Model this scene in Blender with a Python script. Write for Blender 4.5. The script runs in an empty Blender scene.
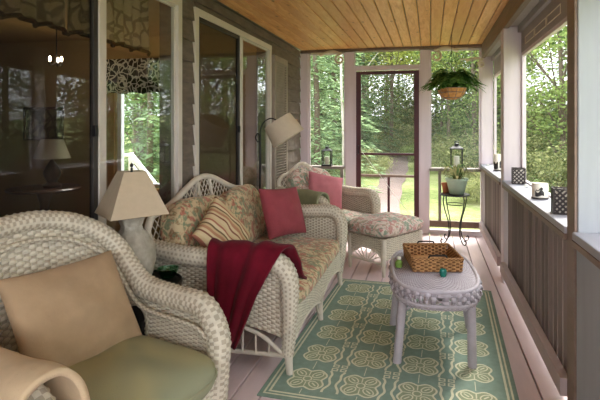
import bpy, math, random
import numpy as np
from mathutils import Vector, Matrix, Euler

random.seed(7)
RNG = np.random.default_rng(11)
SC = bpy.context.scene
COL = SC.collection
PI = math.pi
R = math.radians

# ------------------------------------------------------------------ materials
def lin(c):
    out = []
    for v in c:
        v = v / 255.0
        out.append(v / 12.92 if v <= 0.04045 else ((v + 0.055) / 1.055) ** 2.4)
    return tuple(out) + (1.0,)


class G:
    """tiny node-graph helper"""
    def __init__(self, name):
        self.m = bpy.data.materials.new(name)
        self.m.use_nodes = True
        self.t = self.m.node_tree
        self.t.nodes.clear()
        self.out = self.t.nodes.new('ShaderNodeOutputMaterial')

    def n(self, kind, ins=None, **kw):
        nd = self.t.nodes.new('ShaderNode' + kind)
        for k, v in kw.items():
            setattr(nd, k, v)
        for k, v in (ins or {}).items():
            s = nd.inputs[k]
            if isinstance(v, bpy.types.NodeSocket):
                self.t.links.new(v, s)
            else:
                s.default_value = v
        return nd

    def math(self, op, a, b=0.0):
        return self.n('Math', {0: a, 1: b}, operation=op).outputs[0]

    def ramp(self, fac, stops, interp='LINEAR'):
        nd = self.n('ValToRGB', {'Fac': fac})
        cr = nd.color_ramp
        cr.interpolation = interp
        while len(cr.elements) < len(stops):
            cr.elements.new(0.5)
        for e, (p, c) in zip(cr.elements, stops):
            e.position = p
            e.color = c
        return nd.outputs['Color']

    def mix(self, fac, a, b, blend='MIX'):
        nd = self.n('Mix', data_type='RGBA', blend_type=blend)
        for i, v in ((0, fac), (6, a), (7, b)):
            if isinstance(v, bpy.types.NodeSocket):
                self.t.links.new(v, nd.inputs[i])
            else:
                nd.inputs[i].default_value = v
        return nd.outputs[2]

    def coord(self, which='Object', scale=(1, 1, 1)):
        tc = self.n('TexCoord')
        mp = self.n('Mapping', {'Vector': tc.outputs[which], 'Scale': scale})
        return mp.outputs[0]

    def noise(self, vec, scale=5, detail=2, rough=.5, dist=0.0):
        nd = self.n('TexNoise', {'Vector': vec, 'Scale': scale, 'Detail': detail, 'Roughness': rough, 'Distortion': dist})
        return nd.outputs['Fac']

    def bsdf(self, color, rough=.6, bump=None, strength=.3, dist=.01, spec=.4, metal=0.0, **extra):
        ins = {'Base Color': color, 'Roughness': rough, 'Metallic': metal, 'Specular IOR Level': spec}
        ins.update(extra)
        if bump is not None:
            ins['Normal'] = self.n('Bump', {'Height': bump, 'Strength': strength, 'Distance': dist}).outputs[0]
        b = self.n('BsdfPrincipled', ins)
        self.t.links.new(b.outputs[0], self.out.inputs[0])
        return b


def plain(name, c, rough=.6, var=.12, scale=9, spec=.4, metal=0.0, bump=0.0, stretch=(1, 1, 1)):
    g = G(name)
    v = g.coord('Object', stretch)
    f = g.noise(v, scale, 4, .6)
    a = lin(c)
    d = tuple(x * (1 - var) for x in a[:3]) + (1,)
    l = tuple(min(1, x * (1 + var)) for x in a[:3]) + (1,)
    colr = g.ramp(f, [(.3, d), (.7, l)])
    b2 = g.noise(v, scale * 6, 3, .6) if bump else None
    g.bsdf(colr, rough, b2, bump, .004, spec, metal)
    return g.m


def fabric(name, c, var=.1, weave=420, rough=.9, strength=.35):
    g = G(name)
    v = g.coord('Object')
    f = g.noise(v, 12, 3, .6)
    a = lin(c)
    colr = g.ramp(f, [(.3, tuple(x * (1 - var) for x in a[:3]) + (1,)), (.7, tuple(min(1, x * (1 + var)) for x in a[:3]) + (1,))])
    w = g.n('TexNoise', {'Vector': v, 'Scale': weave, 'Detail': 1}).outputs['Fac']
    w2 = g.noise(v, 22, 3, .5)
    h = g.math('ADD', g.math('MULTIPLY', w, .25), w2)
    g.bsdf(colr, rough, h, strength, .008, .15, 0.0, **{'Sheen Weight': .08})
    return g.m


def floral(name, base, rose, sage, tan, scale=11.0):
    g = G(name)
    v = g.coord('Object')
    n0 = g.noise(v, scale, 3, .55, 1.6)
    n1 = g.noise(g.n('Mapping', {'Vector': v, 'Location': (3.1, 1.7, .4)}).outputs[0], scale * .8, 3, .55, 2.2)
    n2 = g.noise(g.n('Mapping', {'Vector': v, 'Location': (7.3, 5.1, 2.4)}).outputs[0], scale * 2.2, 2, .5, 1.0)
    K = (0, 0, 0, 1); W = (1, 1, 1, 1)
    c1 = g.mix(g.ramp(n0, [(.50, K), (.545, W)]), lin(base), lin(sage))
    c2 = g.mix(g.ramp(n1, [(.53, K), (.565, W)]), c1, lin(rose))
    c3 = g.mix(g.math('MULTIPLY', g.ramp(n2, [(.56, K), (.60, W)]), .75), c2, lin(tan))
    vor = g.n('TexVoronoi', {'Vector': v, 'Scale': scale * 3.2}, feature='DISTANCE_TO_EDGE').outputs['Distance']
    c4 = g.mix(g.math('MULTIPLY', g.ramp(vor, [(.02, W), (.06, K)]), .35), c3, lin(base))
    g.bsdf(c4, .9, g.noise(v, 16, 3, .5), .3, .01, .15, 0.0, **{'Sheen Weight': .2})
    return g.m


def wood(name, dark, light, axis=(1, 1, 1), scale=6, rough=.5, bump=.15, spec=.35):
    g = G(name)
    v = g.coord('Object', axis)
    f = g.noise(v, scale, 5, .6, .6)
    rn = g.n('ObjectInfo').outputs['Random']
    c = g.ramp(f, [(.25, lin(dark)), (.75, lin(light))])
    g.bsdf(c, rough, g.noise(v, scale * 5, 3), bump, .004, spec)
    return g.m


def leafmat(name, dark, light, trans=.35, var_scale=1.2):
    g = G(name)
    geo = g.n('NewGeometry')
    f = g.noise(g.coord('Object'), var_scale, 3, .6)
    isl = geo.outputs['Random Per Island']
    fac = g.math('ADD', g.math('MULTIPLY', f, .6), g.math('MULTIPLY', isl, .4))
    rnd = g.n('ObjectInfo').outputs['Random']
    fac = g.math('ADD', fac, g.math('MULTIPLY', g.math('SUBTRACT', rnd, .5), .22))
    c = g.ramp(fac, [(.25, lin(dark)), (.72, lin(light))])
    d = g.n('BsdfDiffuse', {'Color': c})
    tr = g.n('BsdfTranslucent', {'Color': c})
    mx = g.n('MixShader', {0: trans, 1: d.outputs[0], 2: tr.outputs[0]})
    g.t.links.new(mx.outputs[0], g.out.inputs[0])
    return g.m


def glassmat(name, tint=(1, 1, 1, 1), rough=0.0, boost=1.0):
    g = G(name)
    geo = g.n('NewGeometry')
    ior = g.n('Mix', {0: geo.outputs['Backfacing'], 2: 1.5, 3: 1 / 1.5}).outputs[0]
    fr = g.n('Fresnel', {'IOR': ior}).outputs[0]
    fac = g.n('Math', {0: fr, 1: boost}, operation='MULTIPLY', use_clamp=True).outputs[0]
    t = g.n('BsdfTransparent', {'Color': tint})
    gl = g.n('BsdfGlossy', {'Color': (1, 1, 1, 1), 'Roughness': rough})
    mx = g.n('MixShader', {0: fac, 1: t.outputs[0], 2: gl.outputs[0]})
    g.t.links.new(mx.outputs[0], g.out.inputs[0])
    return g.m


def screenmat(name, c, cover):
    g = G(name)
    t = g.n('BsdfTransparent')
    d = g.n('BsdfDiffuse', {'Color': lin(c)})
    mx = g.n('MixShader', {0: cover, 1: t.outputs[0], 2: d.outputs[0]})
    g.t.links.new(mx.outputs[0], g.out.inputs[0])
    return g.m


def pinemat():
    g = G('knotty_pine')
    v = g.coord('Object')
    sep = g.n('SeparateXYZ', {'Vector': v})
    bx = g.math('FLOOR', g.math('DIVIDE', sep.outputs[0], .1125))
    wn = g.n('TexWhiteNoise', {'W': bx}, noise_dimensions='1D').outputs['Value']
    off = g.n('CombineXYZ', {0: g.math('MULTIPLY', sep.outputs[0], 9.0), 1: g.math('ADD', g.math('MULTIPLY', sep.outputs[1], 1.1), g.math('MULTIPLY', wn, 40)), 2: wn}).outputs[0]
    f = g.noise(off, 3.2, 5, .6, 1.2)
    c = g.ramp(f, [(.25, lin((190, 126, 68))), (.5, lin((222, 164, 102))), (.78, lin((240, 196, 140)))])
    c = g.mix(g.math('MULTIPLY', wn, .7), c, lin((186, 124, 70)))
    kv = g.n('CombineXYZ', {0: g.math('MULTIPLY', sep.outputs[0], 9.0), 1: g.math('ADD', g.math('MULTIPLY', sep.outputs[1], 4.2), g.math('MULTIPLY', wn, 31)), 2: 0.0}).outputs[0]
    vor = g.n('TexVoronoi', {'Vector': kv, 'Scale': 1.0, 'Randomness': 1.0}).outputs['Distance']
    k = g.ramp(vor, [(.05, (1, 1, 1, 1)), (.15, (0, 0, 0, 1))])
    c = g.mix(g.math('MULTIPLY', k, .75), c, lin((88, 46, 22)))
    g.bsdf(c, .42, f, .08, .003, .4)
    return g.m


def tube_stripes():
    g = G('striped_fabric')
    v = g.coord('Object')
    sep = g.n('SeparateXYZ', {'Vector': v})
    x = g.math('ADD', sep.outputs[0], g.math('MULTIPLY', g.noise(v, 5, 1), .02))
    fr = g.math('FRACT', g.math('ADD', g.math('DIVIDE', x, .15), 10.0))
    c = g.ramp(fr, [(0, lin((206, 186, 150))), (.16, lin((128, 84, 66))), (.24, lin((206, 186, 150))), (.36, lin((172, 128, 100))),
                    (.5, lin((196, 170, 134))), (.6, lin((110, 92, 66))), (.68, lin((212, 194, 160))), (.82, lin((160, 104, 86))), (.9, lin((200, 178, 140)))], 'CONSTANT')
    g.bsdf(c, .9, g.noise(v, 25, 2), .25, .006, .15)
    return g.m


def lacemat(name, dark, light, scale, width=.07, dist=.0):
    g = G(name)
    v = g.coord('Object')
    nz = g.n('TexNoise', {'Vector': v, 'Scale': scale * .6, 'Detail': 1})
    vv = g.mix(.1, v, nz.outputs['Color'])
    vor = g.n('TexVoronoi', {'Vector': vv, 'Scale': scale}, feature='DISTANCE_TO_EDGE').outputs['Distance']
    k = g.ramp(vor, [(width, (1, 1, 1, 1)), (width * 1.6, (0, 0, 0, 1))])
    c = g.mix(k, lin(dark), lin(light))
    g.bsdf(c, .9, None)
    return g.m


MT = {}
MT['wicker'] = plain('cream_wicker', (208, 200, 182), .6, .12, 30, .3)
MT['wicker_pole'] = plain('cream_painted_rattan', (212, 203, 188), .5, .06, 14, .35)
MT['wicker_grey'] = plain('whitewashed_wicker', (182, 175, 182), .6, .1, 20, .3)
MT['trim'] = plain('cream_trim', (206, 199, 190), .5, .05, 6, .3)
MT['white_post'] = plain('painted_post_wood', (204, 192, 196), .6, .07, 4, .25, stretch=(3, 3, .4))
MT['blue_white'] = plain('pale_painted_panel', (158, 161, 166), .6, .06, 4, .25, stretch=(3, 3, .4))
MT['brown_trim'] = wood('brown_stained_trim', (112, 92, 80), (138, 116, 102), (4, 1, 4), 4)
MT['beam'] = wood('brown_stained_beam', (98, 78, 64), (128, 106, 90), (8, .8, 8), 4)
MT['soffit'] = plain('grey_soffit', (150, 142, 139), .7, .08, 5)
MT['siding'] = plain('dark_shingle', (112, 102, 94), .8, .18, 7, .2, bump=.3, stretch=(1, 1, 4))
MT['floor'] = plain('pinkish_grey_floor_paint', (222, 200, 200), .45, .1, 3, .35, stretch=(3, .5, 1))
MT['pine'] = pinemat()
def boardmat():
    g = G('grey_weathered_board')
    f = g.noise(g.coord('Object', (10, 10, .6)), 3, 4, .6)
    rn = g.n('ObjectInfo').outputs['Random']
    c = g.ramp(g.math('ADD', g.math('MULTIPLY', f, .5), g.math('MULTIPLY', rn, .5)), [(.2, lin((96, 83, 80))), (.8, lin((150, 135, 132)))])
    g.bsdf(c, .75, f, .1, .003, .2)
    return g.m


MT['board'] = boardmat()
MT['rail'] = plain('pinkish_grey_rail', (184, 166, 164), .6, .1, 4, .2, stretch=(4, .6, 1))
MT['cap'] = plain('pale_grey_rail_cap', (160, 159, 166), .5, .06, 5, .3, stretch=(4, .6, 1))
MT['red_door'] = plain('dark_red_door_paint', (66, 17, 23), .45, .1, 6, .4)
MT['black_metal'] = plain('black_wrought_iron', (26, 25, 26), .45, .15, 20, .5, .4)
MT['dark_frame'] = plain('dark_screen_frame', (52, 47, 44), .5, .08, 8)
MT['glass'] = glassmat('window_glass', (.93, .95, .94, 1), 0, 1.0)
MT['clear_glass'] = glassmat('lantern_glass', (.97, .98, .97, 1), 0, .8)
MT['green_glass'] = glassmat('green_glass', (.30, .62, .42, 1), 0, 1.2)
MT['screen'] = screenmat('insect_screen', (168, 171, 166), .09)
MT['dark_screen'] = screenmat('dark_insect_screen', (46, 44, 42), .2)
MT['tan_pillow'] = fabric('tan_linen', (172, 146, 116), .08)
MT['beige_throw'] = fabric('beige_fleece', (206, 182, 150), .07, 260, .95, .5)
MT['maroon'] = fabric('maroon_knit', (100, 14, 32), .18, 300, .95, .6)
MT['rose_pillow'] = fabric('rose_fabric', (146, 68, 76), .08)
MT['pink_pillow'] = fabric('pink_fabric', (194, 120, 130), .08)
MT['sage_towel'] = fabric('sage_terry', (150, 152, 120), .1, 300)
MT['floral'] = floral('floral_chintz', (206, 186, 150), (178, 112, 96), (132, 142, 112), (140, 108, 76), 12)
MT['floral_pale'] = floral('faded_floral_chintz', (214, 198, 186), (190, 134, 130), (130, 150, 130), (176, 150, 130), 12)
MT['stripe'] = tube_stripes()
MT['rug_green'] = plain('sage_green_rug', (130, 150, 136), .9, .1, 30, .1, bump=.4)
MT['rug_cream'] = plain('cream_rug_pile', (210, 208, 180), .9, .08, 30, .1)
MT['rug_olive'] = plain('olive_rug_pile', (146, 156, 128), .9, .1, 30, .1)
MT['basket'] = plain('brown_woven_basket', (178, 134, 88), .6, .35, 45, .3, bump=.5)
MT['lamp_shade'] = plain('beige_linen_shade', (188, 172, 148), .85, .04, 30, .1)
MT['cream_shade'] = plain('cream_fabric_shade', (204, 190, 168), .85, .04, 30, .1)
MT['ceramic'] = plain('pale_crackled_pottery', (170, 163, 148), .5, .2, 24, .4, bump=.5)
MT['planter'] = plain('pale_green_ceramic', (166, 186, 164), .4, .05, 12, .4)
MT['terracotta'] = plain('terracotta', (172, 104, 72), .75, .12, 20, .2)
MT['coco'] = plain('coconut_fibre_liner', (186, 134, 84), .9, .3, 40, .1, bump=.8, stretch=(1, 1, .4))
MT['fern'] = leafmat('fern_green', (44, 78, 34), (112, 148, 78), .3, 9)
MT['plant'] = leafmat('variegated_leaf', (70, 96, 56), (196, 176, 130), .2, 16)
MT['candle'] = plain('white_candle_wax', (226, 220, 206), .4, .04, 14, .4)
MT['dark_print'] = plain('dark_print', (50, 46, 44), .5, .1, 30)
MT['lattice_metal'] = plain('dark_pewter', (58, 50, 48), .5, .2, 30, .5, .3)
MT['teal'] = plain('teal_glass', (30, 118, 104), .2, .2, 20, .6)
MT['apple'] = plain('green_skin', (118, 150, 70), .4, .25, 14, .4)
MT['bark'] = plain('grey_brown_bark', (112, 100, 88), .9, .3, 6, .1, bump=.8, stretch=(1, 1, .3))
MT['pale_bark'] = plain('pale_bark', (176, 170, 160), .9, .2, 6, .1, stretch=(1, 1, .5))
MT['spruce'] = leafmat('spruce_needles', (60, 90, 58), (168, 192, 144), .3, .8)
MT['hemlock'] = leafmat('dark_needles', (42, 64, 44), (132, 156, 112), .3, .8)
MT['leaf_yellow'] = leafmat('yellow_green_leaves', (84, 112, 44), (212, 216, 122), .45, .7)
MT['leaf_mid'] = leafmat('mid_green_leaves', (54, 84, 42), (170, 190, 116), .4, .7)
MT['shrub'] = leafmat('shrub_leaves', (72, 94, 54), (184, 184, 128), .35, 1.2)
MT['int_wall'] = plain('tan_interior_wall', (176, 146, 106), .7, .05, 3, .2)
MT['int_floor'] = wood('interior_floor', (92, 62, 40), (124, 88, 58), (6, 1, 1), 4)
MT['int_wood'] = wood('honey_wood', (150, 100, 54), (182, 130, 78), (4, 4, .5), 5)
MT['dark_wood'] = wood('dark_mahogany', (52, 30, 22), (84, 48, 34), (1, 1, 1), 8, .3)
MT['black_cloth'] = fabric('black_upholstery', (24, 23, 24), .1)
MT['picture'] = lacemat('picture_print', (120, 112, 92), (74, 70, 58), 9, .12)
MT['valance_cloth'] = lacemat('tan_leaf_print_cloth', (158, 140, 112), (112, 98, 78), 12, .07)
MT['black_lace'] = lacemat('black_and_white_lace', (20, 20, 20), (224, 222, 214), 16, .07)
MT['curtain_hem'] = plain('dark_hem', (30, 26, 24), .9)
MT['deck_white'] = plain('white_deck_paint', (226, 228, 236), .5, .04)
MT['deck_wood'] = plain('weathered_deck_wood', (124, 116, 108), .8, .15, 5)
MT['scroll'] = plain('cream_fretwork', (196, 184, 164), .6, .06)


def seat_gradient():
    """sage cushion fabric blending softly into tan by noise"""
    g = G('sage_and_tan_cushion_fabric')
    v = g.coord('Object')
    f = g.noise(v, 3.2, 2, .5, .4)
    c = g.ramp(f, [(.34, lin((146, 148, 122))), (.5, lin((168, 162, 126))), (.66, lin((150, 152, 132)))])
    g.bsdf(c, .9, g.noise(v, 300, 1), .25, .004, .15)
    return g.m


MT['seat_sage'] = seat_gradient()


def grassmat():
    g = G('meadow_ground')
    v = g.coord('Object')
    f = g.noise(v, .5, 5, .65)
    f2 = g.noise(v, 7, 4, .7)
    c = g.ramp(g.math('ADD', g.math('MULTIPLY', f, .6), g.math('MULTIPLY', f2, .4)), [(.36, lin((92, 106, 62))), (.5, lin((142, 150, 94))), (.62, lin((172, 172, 128)))])
    g.bsdf(c, .95, f2, .6, .05, .05)
    return g.m


MT['grass'] = grassmat()
MT['path'] = plain('pinkish_gravel', (134, 117, 112), .95, .12, 3, .05, bump=.4)

W2 = {'wicker': [MT['wicker'], plain('shaded_wicker_strand', (174, 164, 146), .7, .15, 30, .2)],  # second tone of each pair paints in the shade where strands dip under
      'wicker_grey': [MT['wicker_grey'], plain('shaded_grey_strand', (154, 146, 152), .7, .15, 30, .2)],
      'basket': [MT['basket'], plain('shaded_basket_strand', (104, 68, 38), .7, .2, 30, .2)]}

# ------------------------------------------------------------------ mesh tools
def crom(pts, n, closed=False):
    P = np.asarray(pts, float)
    if P.shape[1] == 2:
        P = np.c_[P, np.zeros(len(P))]
    m = len(P)
    if closed:
        Q = np.vstack([P[-1], P, P[0], P[1]]); segs = m
    else:
        Q = np.vstack([2 * P[0] - P[1], P, 2 * P[-1] - P[-2]]); segs = m - 1
    k = 24
    out = []
    for i in range(segs):
        p0, p1, p2, p3 = Q[i:i + 4]
        t = np.linspace(0, 1, k, endpoint=False)[:, None]
        out.append(.5 * (2 * p1 + (p2 - p0) * t + (2 * p0 - 5 * p1 + 4 * p2 - p3) * t ** 2 + (3 * p1 - p0 - 3 * p2 + p3) * t ** 3))
    D = np.vstack(out + [P[:1] if closed else P[-1:]])
    L = np.r_[0, np.cumsum(np.linalg.norm(np.diff(D, axis=0), axis=1))]
    s = np.linspace(0, L[-1], n + 1 if closed else n)
    if closed:
        s = s[:-1]
    return np.c_[[np.interp(s, L, D[:, j]) for j in range(3)]].T


def plen(P):
    return float(np.linalg.norm(np.diff(P, axis=0), axis=1).sum())


class MB:
    def __init__(s):
        s.V = []; s.F = []; s.M = []; s.o = 0

    def add(s, V, F, mi=0):
        V = np.asarray(V, float).reshape(-1, 3)
        s.V.append(V)
        s.F.extend([tuple(int(i) + s.o for i in f) for f in F])
        s.M.extend([mi] * len(F))
        s.o += len(V)
        return s

    def box(s, c, d, rot=None, mi=0):
        x, y, z = [v / 2 for v in d]
        V = np.array([[-x, -y, -z], [x, -y, -z], [x, y, -z], [-x, y, -z], [-x, -y, z], [x, -y, z], [x, y, z], [-x, y, z]])
        if rot is not None:
            V = V @ np.array(Euler(rot).to_matrix()).T
        return s.add(V + np.array(c), [(0, 3, 2, 1), (4, 5, 6, 7), (0, 1, 5, 4), (1, 2, 6, 5), (2, 3, 7, 6), (3, 0, 4, 7)], mi)

    def span(s, a, b, mi=0):
        a = np.array(a, float); b = np.array(b, float)
        return s.box((a + b) / 2, np.abs(b - a), None, mi)

    def bar(s, a, b, w, h, mi=0):
        a = Vector(a); b = Vector(b); d = b - a
        q = d.to_track_quat('X', 'Z')
        V = np.array([[-.5, -w / 2, -h / 2], [.5, -w / 2, -h / 2], [.5, w / 2, -h / 2], [-.5, w / 2, -h / 2], [-.5, -w / 2, h / 2], [.5, -w / 2, h / 2], [.5, w / 2, h / 2], [-.5, w / 2, h / 2]])
        V[:, 0] *= d.length
        V = V @ np.array(q.to_matrix()).T + np.array((a + b) / 2)
        return s.add(V, [(0, 3, 2, 1), (4, 5, 6, 7), (0, 1, 5, 4), (1, 2, 6, 5), (2, 3, 7, 6), (3, 0, 4, 7)], mi)

    def gridf(s, P, cu=False, cv=False, mi=0, keep=None, MI=None):
        nu, nv = P.shape[:2]
        F = []; Q = []
        for i in range(nu if cu else nu - 1):
            i2 = (i + 1) % nu
            for j in range(nv if cv else nv - 1):
                if keep is not None and not keep[i, j]:
                    continue
                j2 = (j + 1) % nv
                F.append((i * nv + j, i2 * nv + j, i2 * nv + j2, i * nv + j2))
                if MI is not None:
                    Q.append(int(MI[i, j]))
        n0 = len(s.M)
        s.add(P.reshape(-1, 3), F, mi)
        if MI is not None:
            s.M[n0:] = Q
        return s

    def tube(s, path, r, n=8, cap=True, closed=False, weave=None, flat=1.0, mi=0):
        P = np.asarray(path, float)
        m = len(P)
        r = np.broadcast_to(np.asarray(r, float), (m,))
        T = np.gradient(P, axis=0) if not closed else np.roll(P, -1, 0) - np.roll(P, 1, 0)
        T /= np.linalg.norm(T, axis=1)[:, None] + 1e-12
        up = np.array([0, 0, 1.0]) if abs(T[0][2]) < .9 else np.array([1.0, 0, 0])
        N = np.zeros_like(P)
        nn = up - T[0] * up.dot(T[0]); nn /= np.linalg.norm(nn)
        for i in range(m):
            nn = nn - T[i] * nn.dot(T[i]); nn /= np.linalg.norm(nn) + 1e-12
            N[i] = nn
        B = np.cross(T, N)
        a = np.arange(n) / n * 2 * PI
        rr = np.repeat(r[:, None], n, 1)
        MI = None
        if weave:
            ps, pr, A = weave
            L = np.r_[0, np.cumsum(np.linalg.norm(np.diff(P, axis=0), axis=1))]
            p2 = (2 * PI * r.mean()) / max(2, 2 * round(PI * r.mean() / ps))
            UU, LL = np.broadcast_to(a[None, :] * r.mean(), (m, n)), np.broadcast_to(L[:, None], (m, n))
            rr = rr + wv(UU, LL, p2, pr, A)
            MI = under(UU + PI * r.mean() / n, LL + .5 * L[-1] / m, p2, pr)
        X = P[:, None] + N[:, None] * (np.cos(a)[None, :, None] * rr[..., None]) + B[:, None] * (np.sin(a)[None, :, None] * rr[..., None] * flat)
        o = s.o
        s.gridf(X, closed, True, mi, MI=MI)
        if cap and not closed:
            s.F.append(tuple(o + j for j in reversed(range(n)))); s.M.append(mi)
            s.F.append(tuple(o + (m - 1) * n + j for j in range(n))); s.M.append(mi)
        return s

    def rod(s, a, b, r, n=8, r2=None, mi=0):
        return s.tube(np.array([a, (np.array(a) + np.array(b)) / 2, b], float), [r, (r + (r2 or r)) / 2, r2 or r], n, mi=mi)

    def lathe(s, prof, n=24, c=(0, 0, 0), mi=0, wob=None):
        pr = np.asarray(prof, float)
        a = np.arange(n) / n * 2 * PI
        X = np.zeros((len(pr), n, 3))
        rr = np.repeat(pr[:, 0][:, None], n, 1)
        if wob is not None:
            rr = rr * wob(a[None, :], pr[:, 1][:, None])
        X[..., 0] = rr * np.cos(a); X[..., 1] = rr * np.sin(a); X[..., 2] = pr[:, 1][:, None]
        o = s.o
        s.gridf(X + np.array(c), False, True, mi)
        m = len(pr)
        if pr[0, 0] > 1e-4:
            s.F.append(tuple(o + j for j in reversed(range(n)))); s.M.append(mi)
        if pr[-1, 0] > 1e-4:
            s.F.append(tuple(o + (m - 1) * n + j for j in range(n))); s.M.append(mi)
        return s

    def superq(s, size, n=6, m=4, crown=0.0, k=14, noise=0.0, c=(0, 0, 0), mi=0, seed=0):
        lx, ly, lz = [v / 2 for v in size]
        t = np.tan(np.linspace(-PI / 4, PI / 4, k))
        A, B = np.meshgrid(t, t, indexing='ij')
        one = np.ones_like(A)
        rs = np.random.default_rng(seed)
        ph = rs.uniform(0, 6.28, 8)
        for f in range(6):
            ax = f // 2; sg = 1 if f % 2 == 0 else -1
            comp = [None] * 3
            comp[ax] = one * sg
            o1, o2 = [(1, 2), (2, 0), (0, 1)][ax]
            comp[o1] = A * sg; comp[o2] = B
            x, y, z = comp
            q = ((np.abs(x) ** n + np.abs(y) ** n) ** (m / n) + np.abs(z) ** m) ** (-1 / m)
            x, y, z = x * q, y * q, z * q
            zz = z * lz * (1 + crown * (1 - x * x) * (1 - y * y))
            if noise:
                w = noise * (np.sin(7 * x + ph[0] + 3 * y) + np.sin(6 * y + ph[1] - 4 * x) + .6 * np.sin(13 * x + ph[2]) * np.sin(11 * y + ph[3]))
                zz = zz + w * np.sign(zz) * (1 - x ** 4) * (1 - y ** 4)
            s.gridf(np.stack([x * lx + c[0], y * ly + c[1], zz + c[2]], -1), mi=mi)
        return s

    def pillow(s, w, h, t, k=26, sag=.0, seed=0, mi=0, wr=.006):
        """knife-edge scatter cushion standing in the local XZ plane, thickness along Y"""
        u = np.sin(np.linspace(-PI / 2, PI / 2, k))
        U, W = np.meshgrid(u, u, indexing='ij')
        rs = np.random.default_rng(seed); ph = rs.uniform(0, 6.28, 8)
        x = w / 2 * U * (1 - .07 * (1 - W ** 2) * np.abs(U)); z = h / 2 * W * (1 - .07 * (1 - U ** 2) * np.abs(W))
        th = t / 2 * (np.clip(1 - U ** 2, 0, 1) * np.clip(1 - W ** 2, 0, 1)) ** .38
        wrk = wr * (np.sin(6 * U + 4 * W + ph[0]) + np.sin(9 * W - 3 * U + ph[1])) * (1 - U ** 2) * (1 - W ** 2)
        z = z - sag * (1 - U ** 2) * (W > 0) * W
        for sg in (1, -1):
            P = np.stack([x, sg * (th + wrk), z], -1)
            s.gridf(P if sg > 0 else P[::-1], mi=mi)
        return s

    def build(s, name, mats, parent=None, smooth=True, bevel=0.0, solid=0.0, sharp=40, weld=False, loc=None, rot=None, off=0.0):
        if not isinstance(mats, (list, tuple)):
            mats = [mats]
        me = bpy.data.meshes.new(name)
        me.from_pydata(np.vstack(s.V).tolist(), [], s.F)
        for m in mats:
            me.materials.append(m)
        if len(mats) > 1:
            me.polygons.foreach_set('material_index', s.M)
        if weld:
            import bmesh
            bm = bmesh.new(); bm.from_mesh(me)
            bmesh.ops.remove_doubles(bm, verts=bm.verts, dist=1e-5)
            bmesh.ops.recalc_face_normals(bm, faces=bm.faces)
            bm.to_mesh(me); bm.free()
        me.polygons.foreach_set('use_smooth', [smooth] * len(me.polygons))
        if smooth and sharp:
            me.set_sharp_from_angle(angle=R(sharp))
        me.update()
        ob = bpy.data.objects.new(name, me)
        COL.objects.link(ob)
        if parent is not None:
            ob.parent = parent
        if loc is not None:
            ob.location = loc
        if rot is not None:
            ob.rotation_euler = rot
        if solid:
            md = ob.modifiers.new('solid', 'SOLIDIFY'); md.thickness = solid; md.offset = off
        if bevel:
            md = ob.modifiers.new('bevel', 'BEVEL'); md.width = bevel; md.segments = 2; md.limit_method = 'ANGLE'
        return ob


def wv(U, V, ps, pr, A):
    """basket-weave height from metric coordinates: ps = stake pitch, pr = row pitch"""
    row = np.floor(V / pr + 1e-6)
    prof = np.abs(np.sin(PI * V / pr)) ** .7
    over = np.cos(PI * (U / ps + row))
    return A * (prof * (.5 + .5 * over) + .30 * np.cos(2 * PI * U / ps))


def under(U, V, ps, pr):
    row = np.floor(V / pr + 1e-6)
    prof = np.abs(np.sin(PI * V / pr))
    over = np.cos(PI * (U / ps + row))
    return (over < -.30).astype(int)  # low-lying weave faces get the darker tone, shade put into the colour


def weave_sheet(mb, fn, Lu, Lv, ps=.024, pr=.010, A=.0035, keep=None, flip=False, mi=0, sv=4, su=5, holes=True):
    """fn(u,v in 0..1) -> xyz ; woven strands standing proud along the surface normal"""
    ns = max(2, 2 * round(Lu / ps / 2)); nr = max(1, round(Lv / pr))
    u = np.linspace(0, 1, ns * su + 1); v = np.linspace(0, 1, nr * sv + 1)
    U, V = np.meshgrid(u, v, indexing='ij')
    P = fn(U, V)
    du = np.gradient(P, axis=0); dv = np.gradient(P, axis=1)
    N = np.cross(du, dv); N /= np.linalg.norm(N, axis=-1)[..., None] + 1e-12
    h = wv(U * Lu, V * Lv, Lu / ns, Lv / nr, A)
    P2 = P + N * h[..., None] * (-1 if flip else 1)
    k = None
    if keep is not None:
        Pm = P[:-1, :-1]
        k = keep(U[:-1, :-1], V[:-1, :-1], Pm)
    if holes:
        # the gaps left between strands at the crossings
        I, J = np.meshgrid(np.arange(len(u) - 1), np.arange(len(v) - 1), indexing='ij')
        gap = (I % su == su // 2) & (J % sv == sv - 1)
        k = ~gap if k is None else k & ~gap
    Uc = (U[:-1, :-1] + U[1:, 1:]) / 2; Vc = (V[:-1, :-1] + V[1:, 1:]) / 2
    return mb.gridf(P2, mi=mi, keep=k, MI=under(Uc * Lu, Vc * Lv, Lu / ns, Lv / nr))


def thing(name, label, cat, loc=(0, 0, 0), rz=0.0, group=None, rot=None):
    o = bpy.data.objects.new(name, None)
    COL.objects.link(o)
    o.empty_display_size = .1
    o.location = loc
    o.rotation_euler = rot or (0, 0, rz)
    o['label'] = label; o['category'] = cat
    if group:
        o['group'] = group
    return o


def tag(o, label, cat, group=None, kind=None):
    o['label'] = label; o['category'] = cat
    if group:
        o['group'] = group
    if kind:
        o['kind'] = kind
    return o


def structure(o):
    o['kind'] = 'structure'
    return o


def sroot(name):
    o = bpy.data.objects.new(name, None)
    COL.objects.link(o)
    o['kind'] = 'structure'
    return o


def copy_tree(o, parent=None):
    c = o.copy(); COL.objects.link(c)
    if parent is not None:
        c.parent = parent
    for ch in list(o.children):
        copy_tree(ch, c)
    return c


# ------------------------------------------------------------------ the setting
XW, XR, YF, YB, ZC = -1.70, .62, 6.0, -2.2, 2.37

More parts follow.
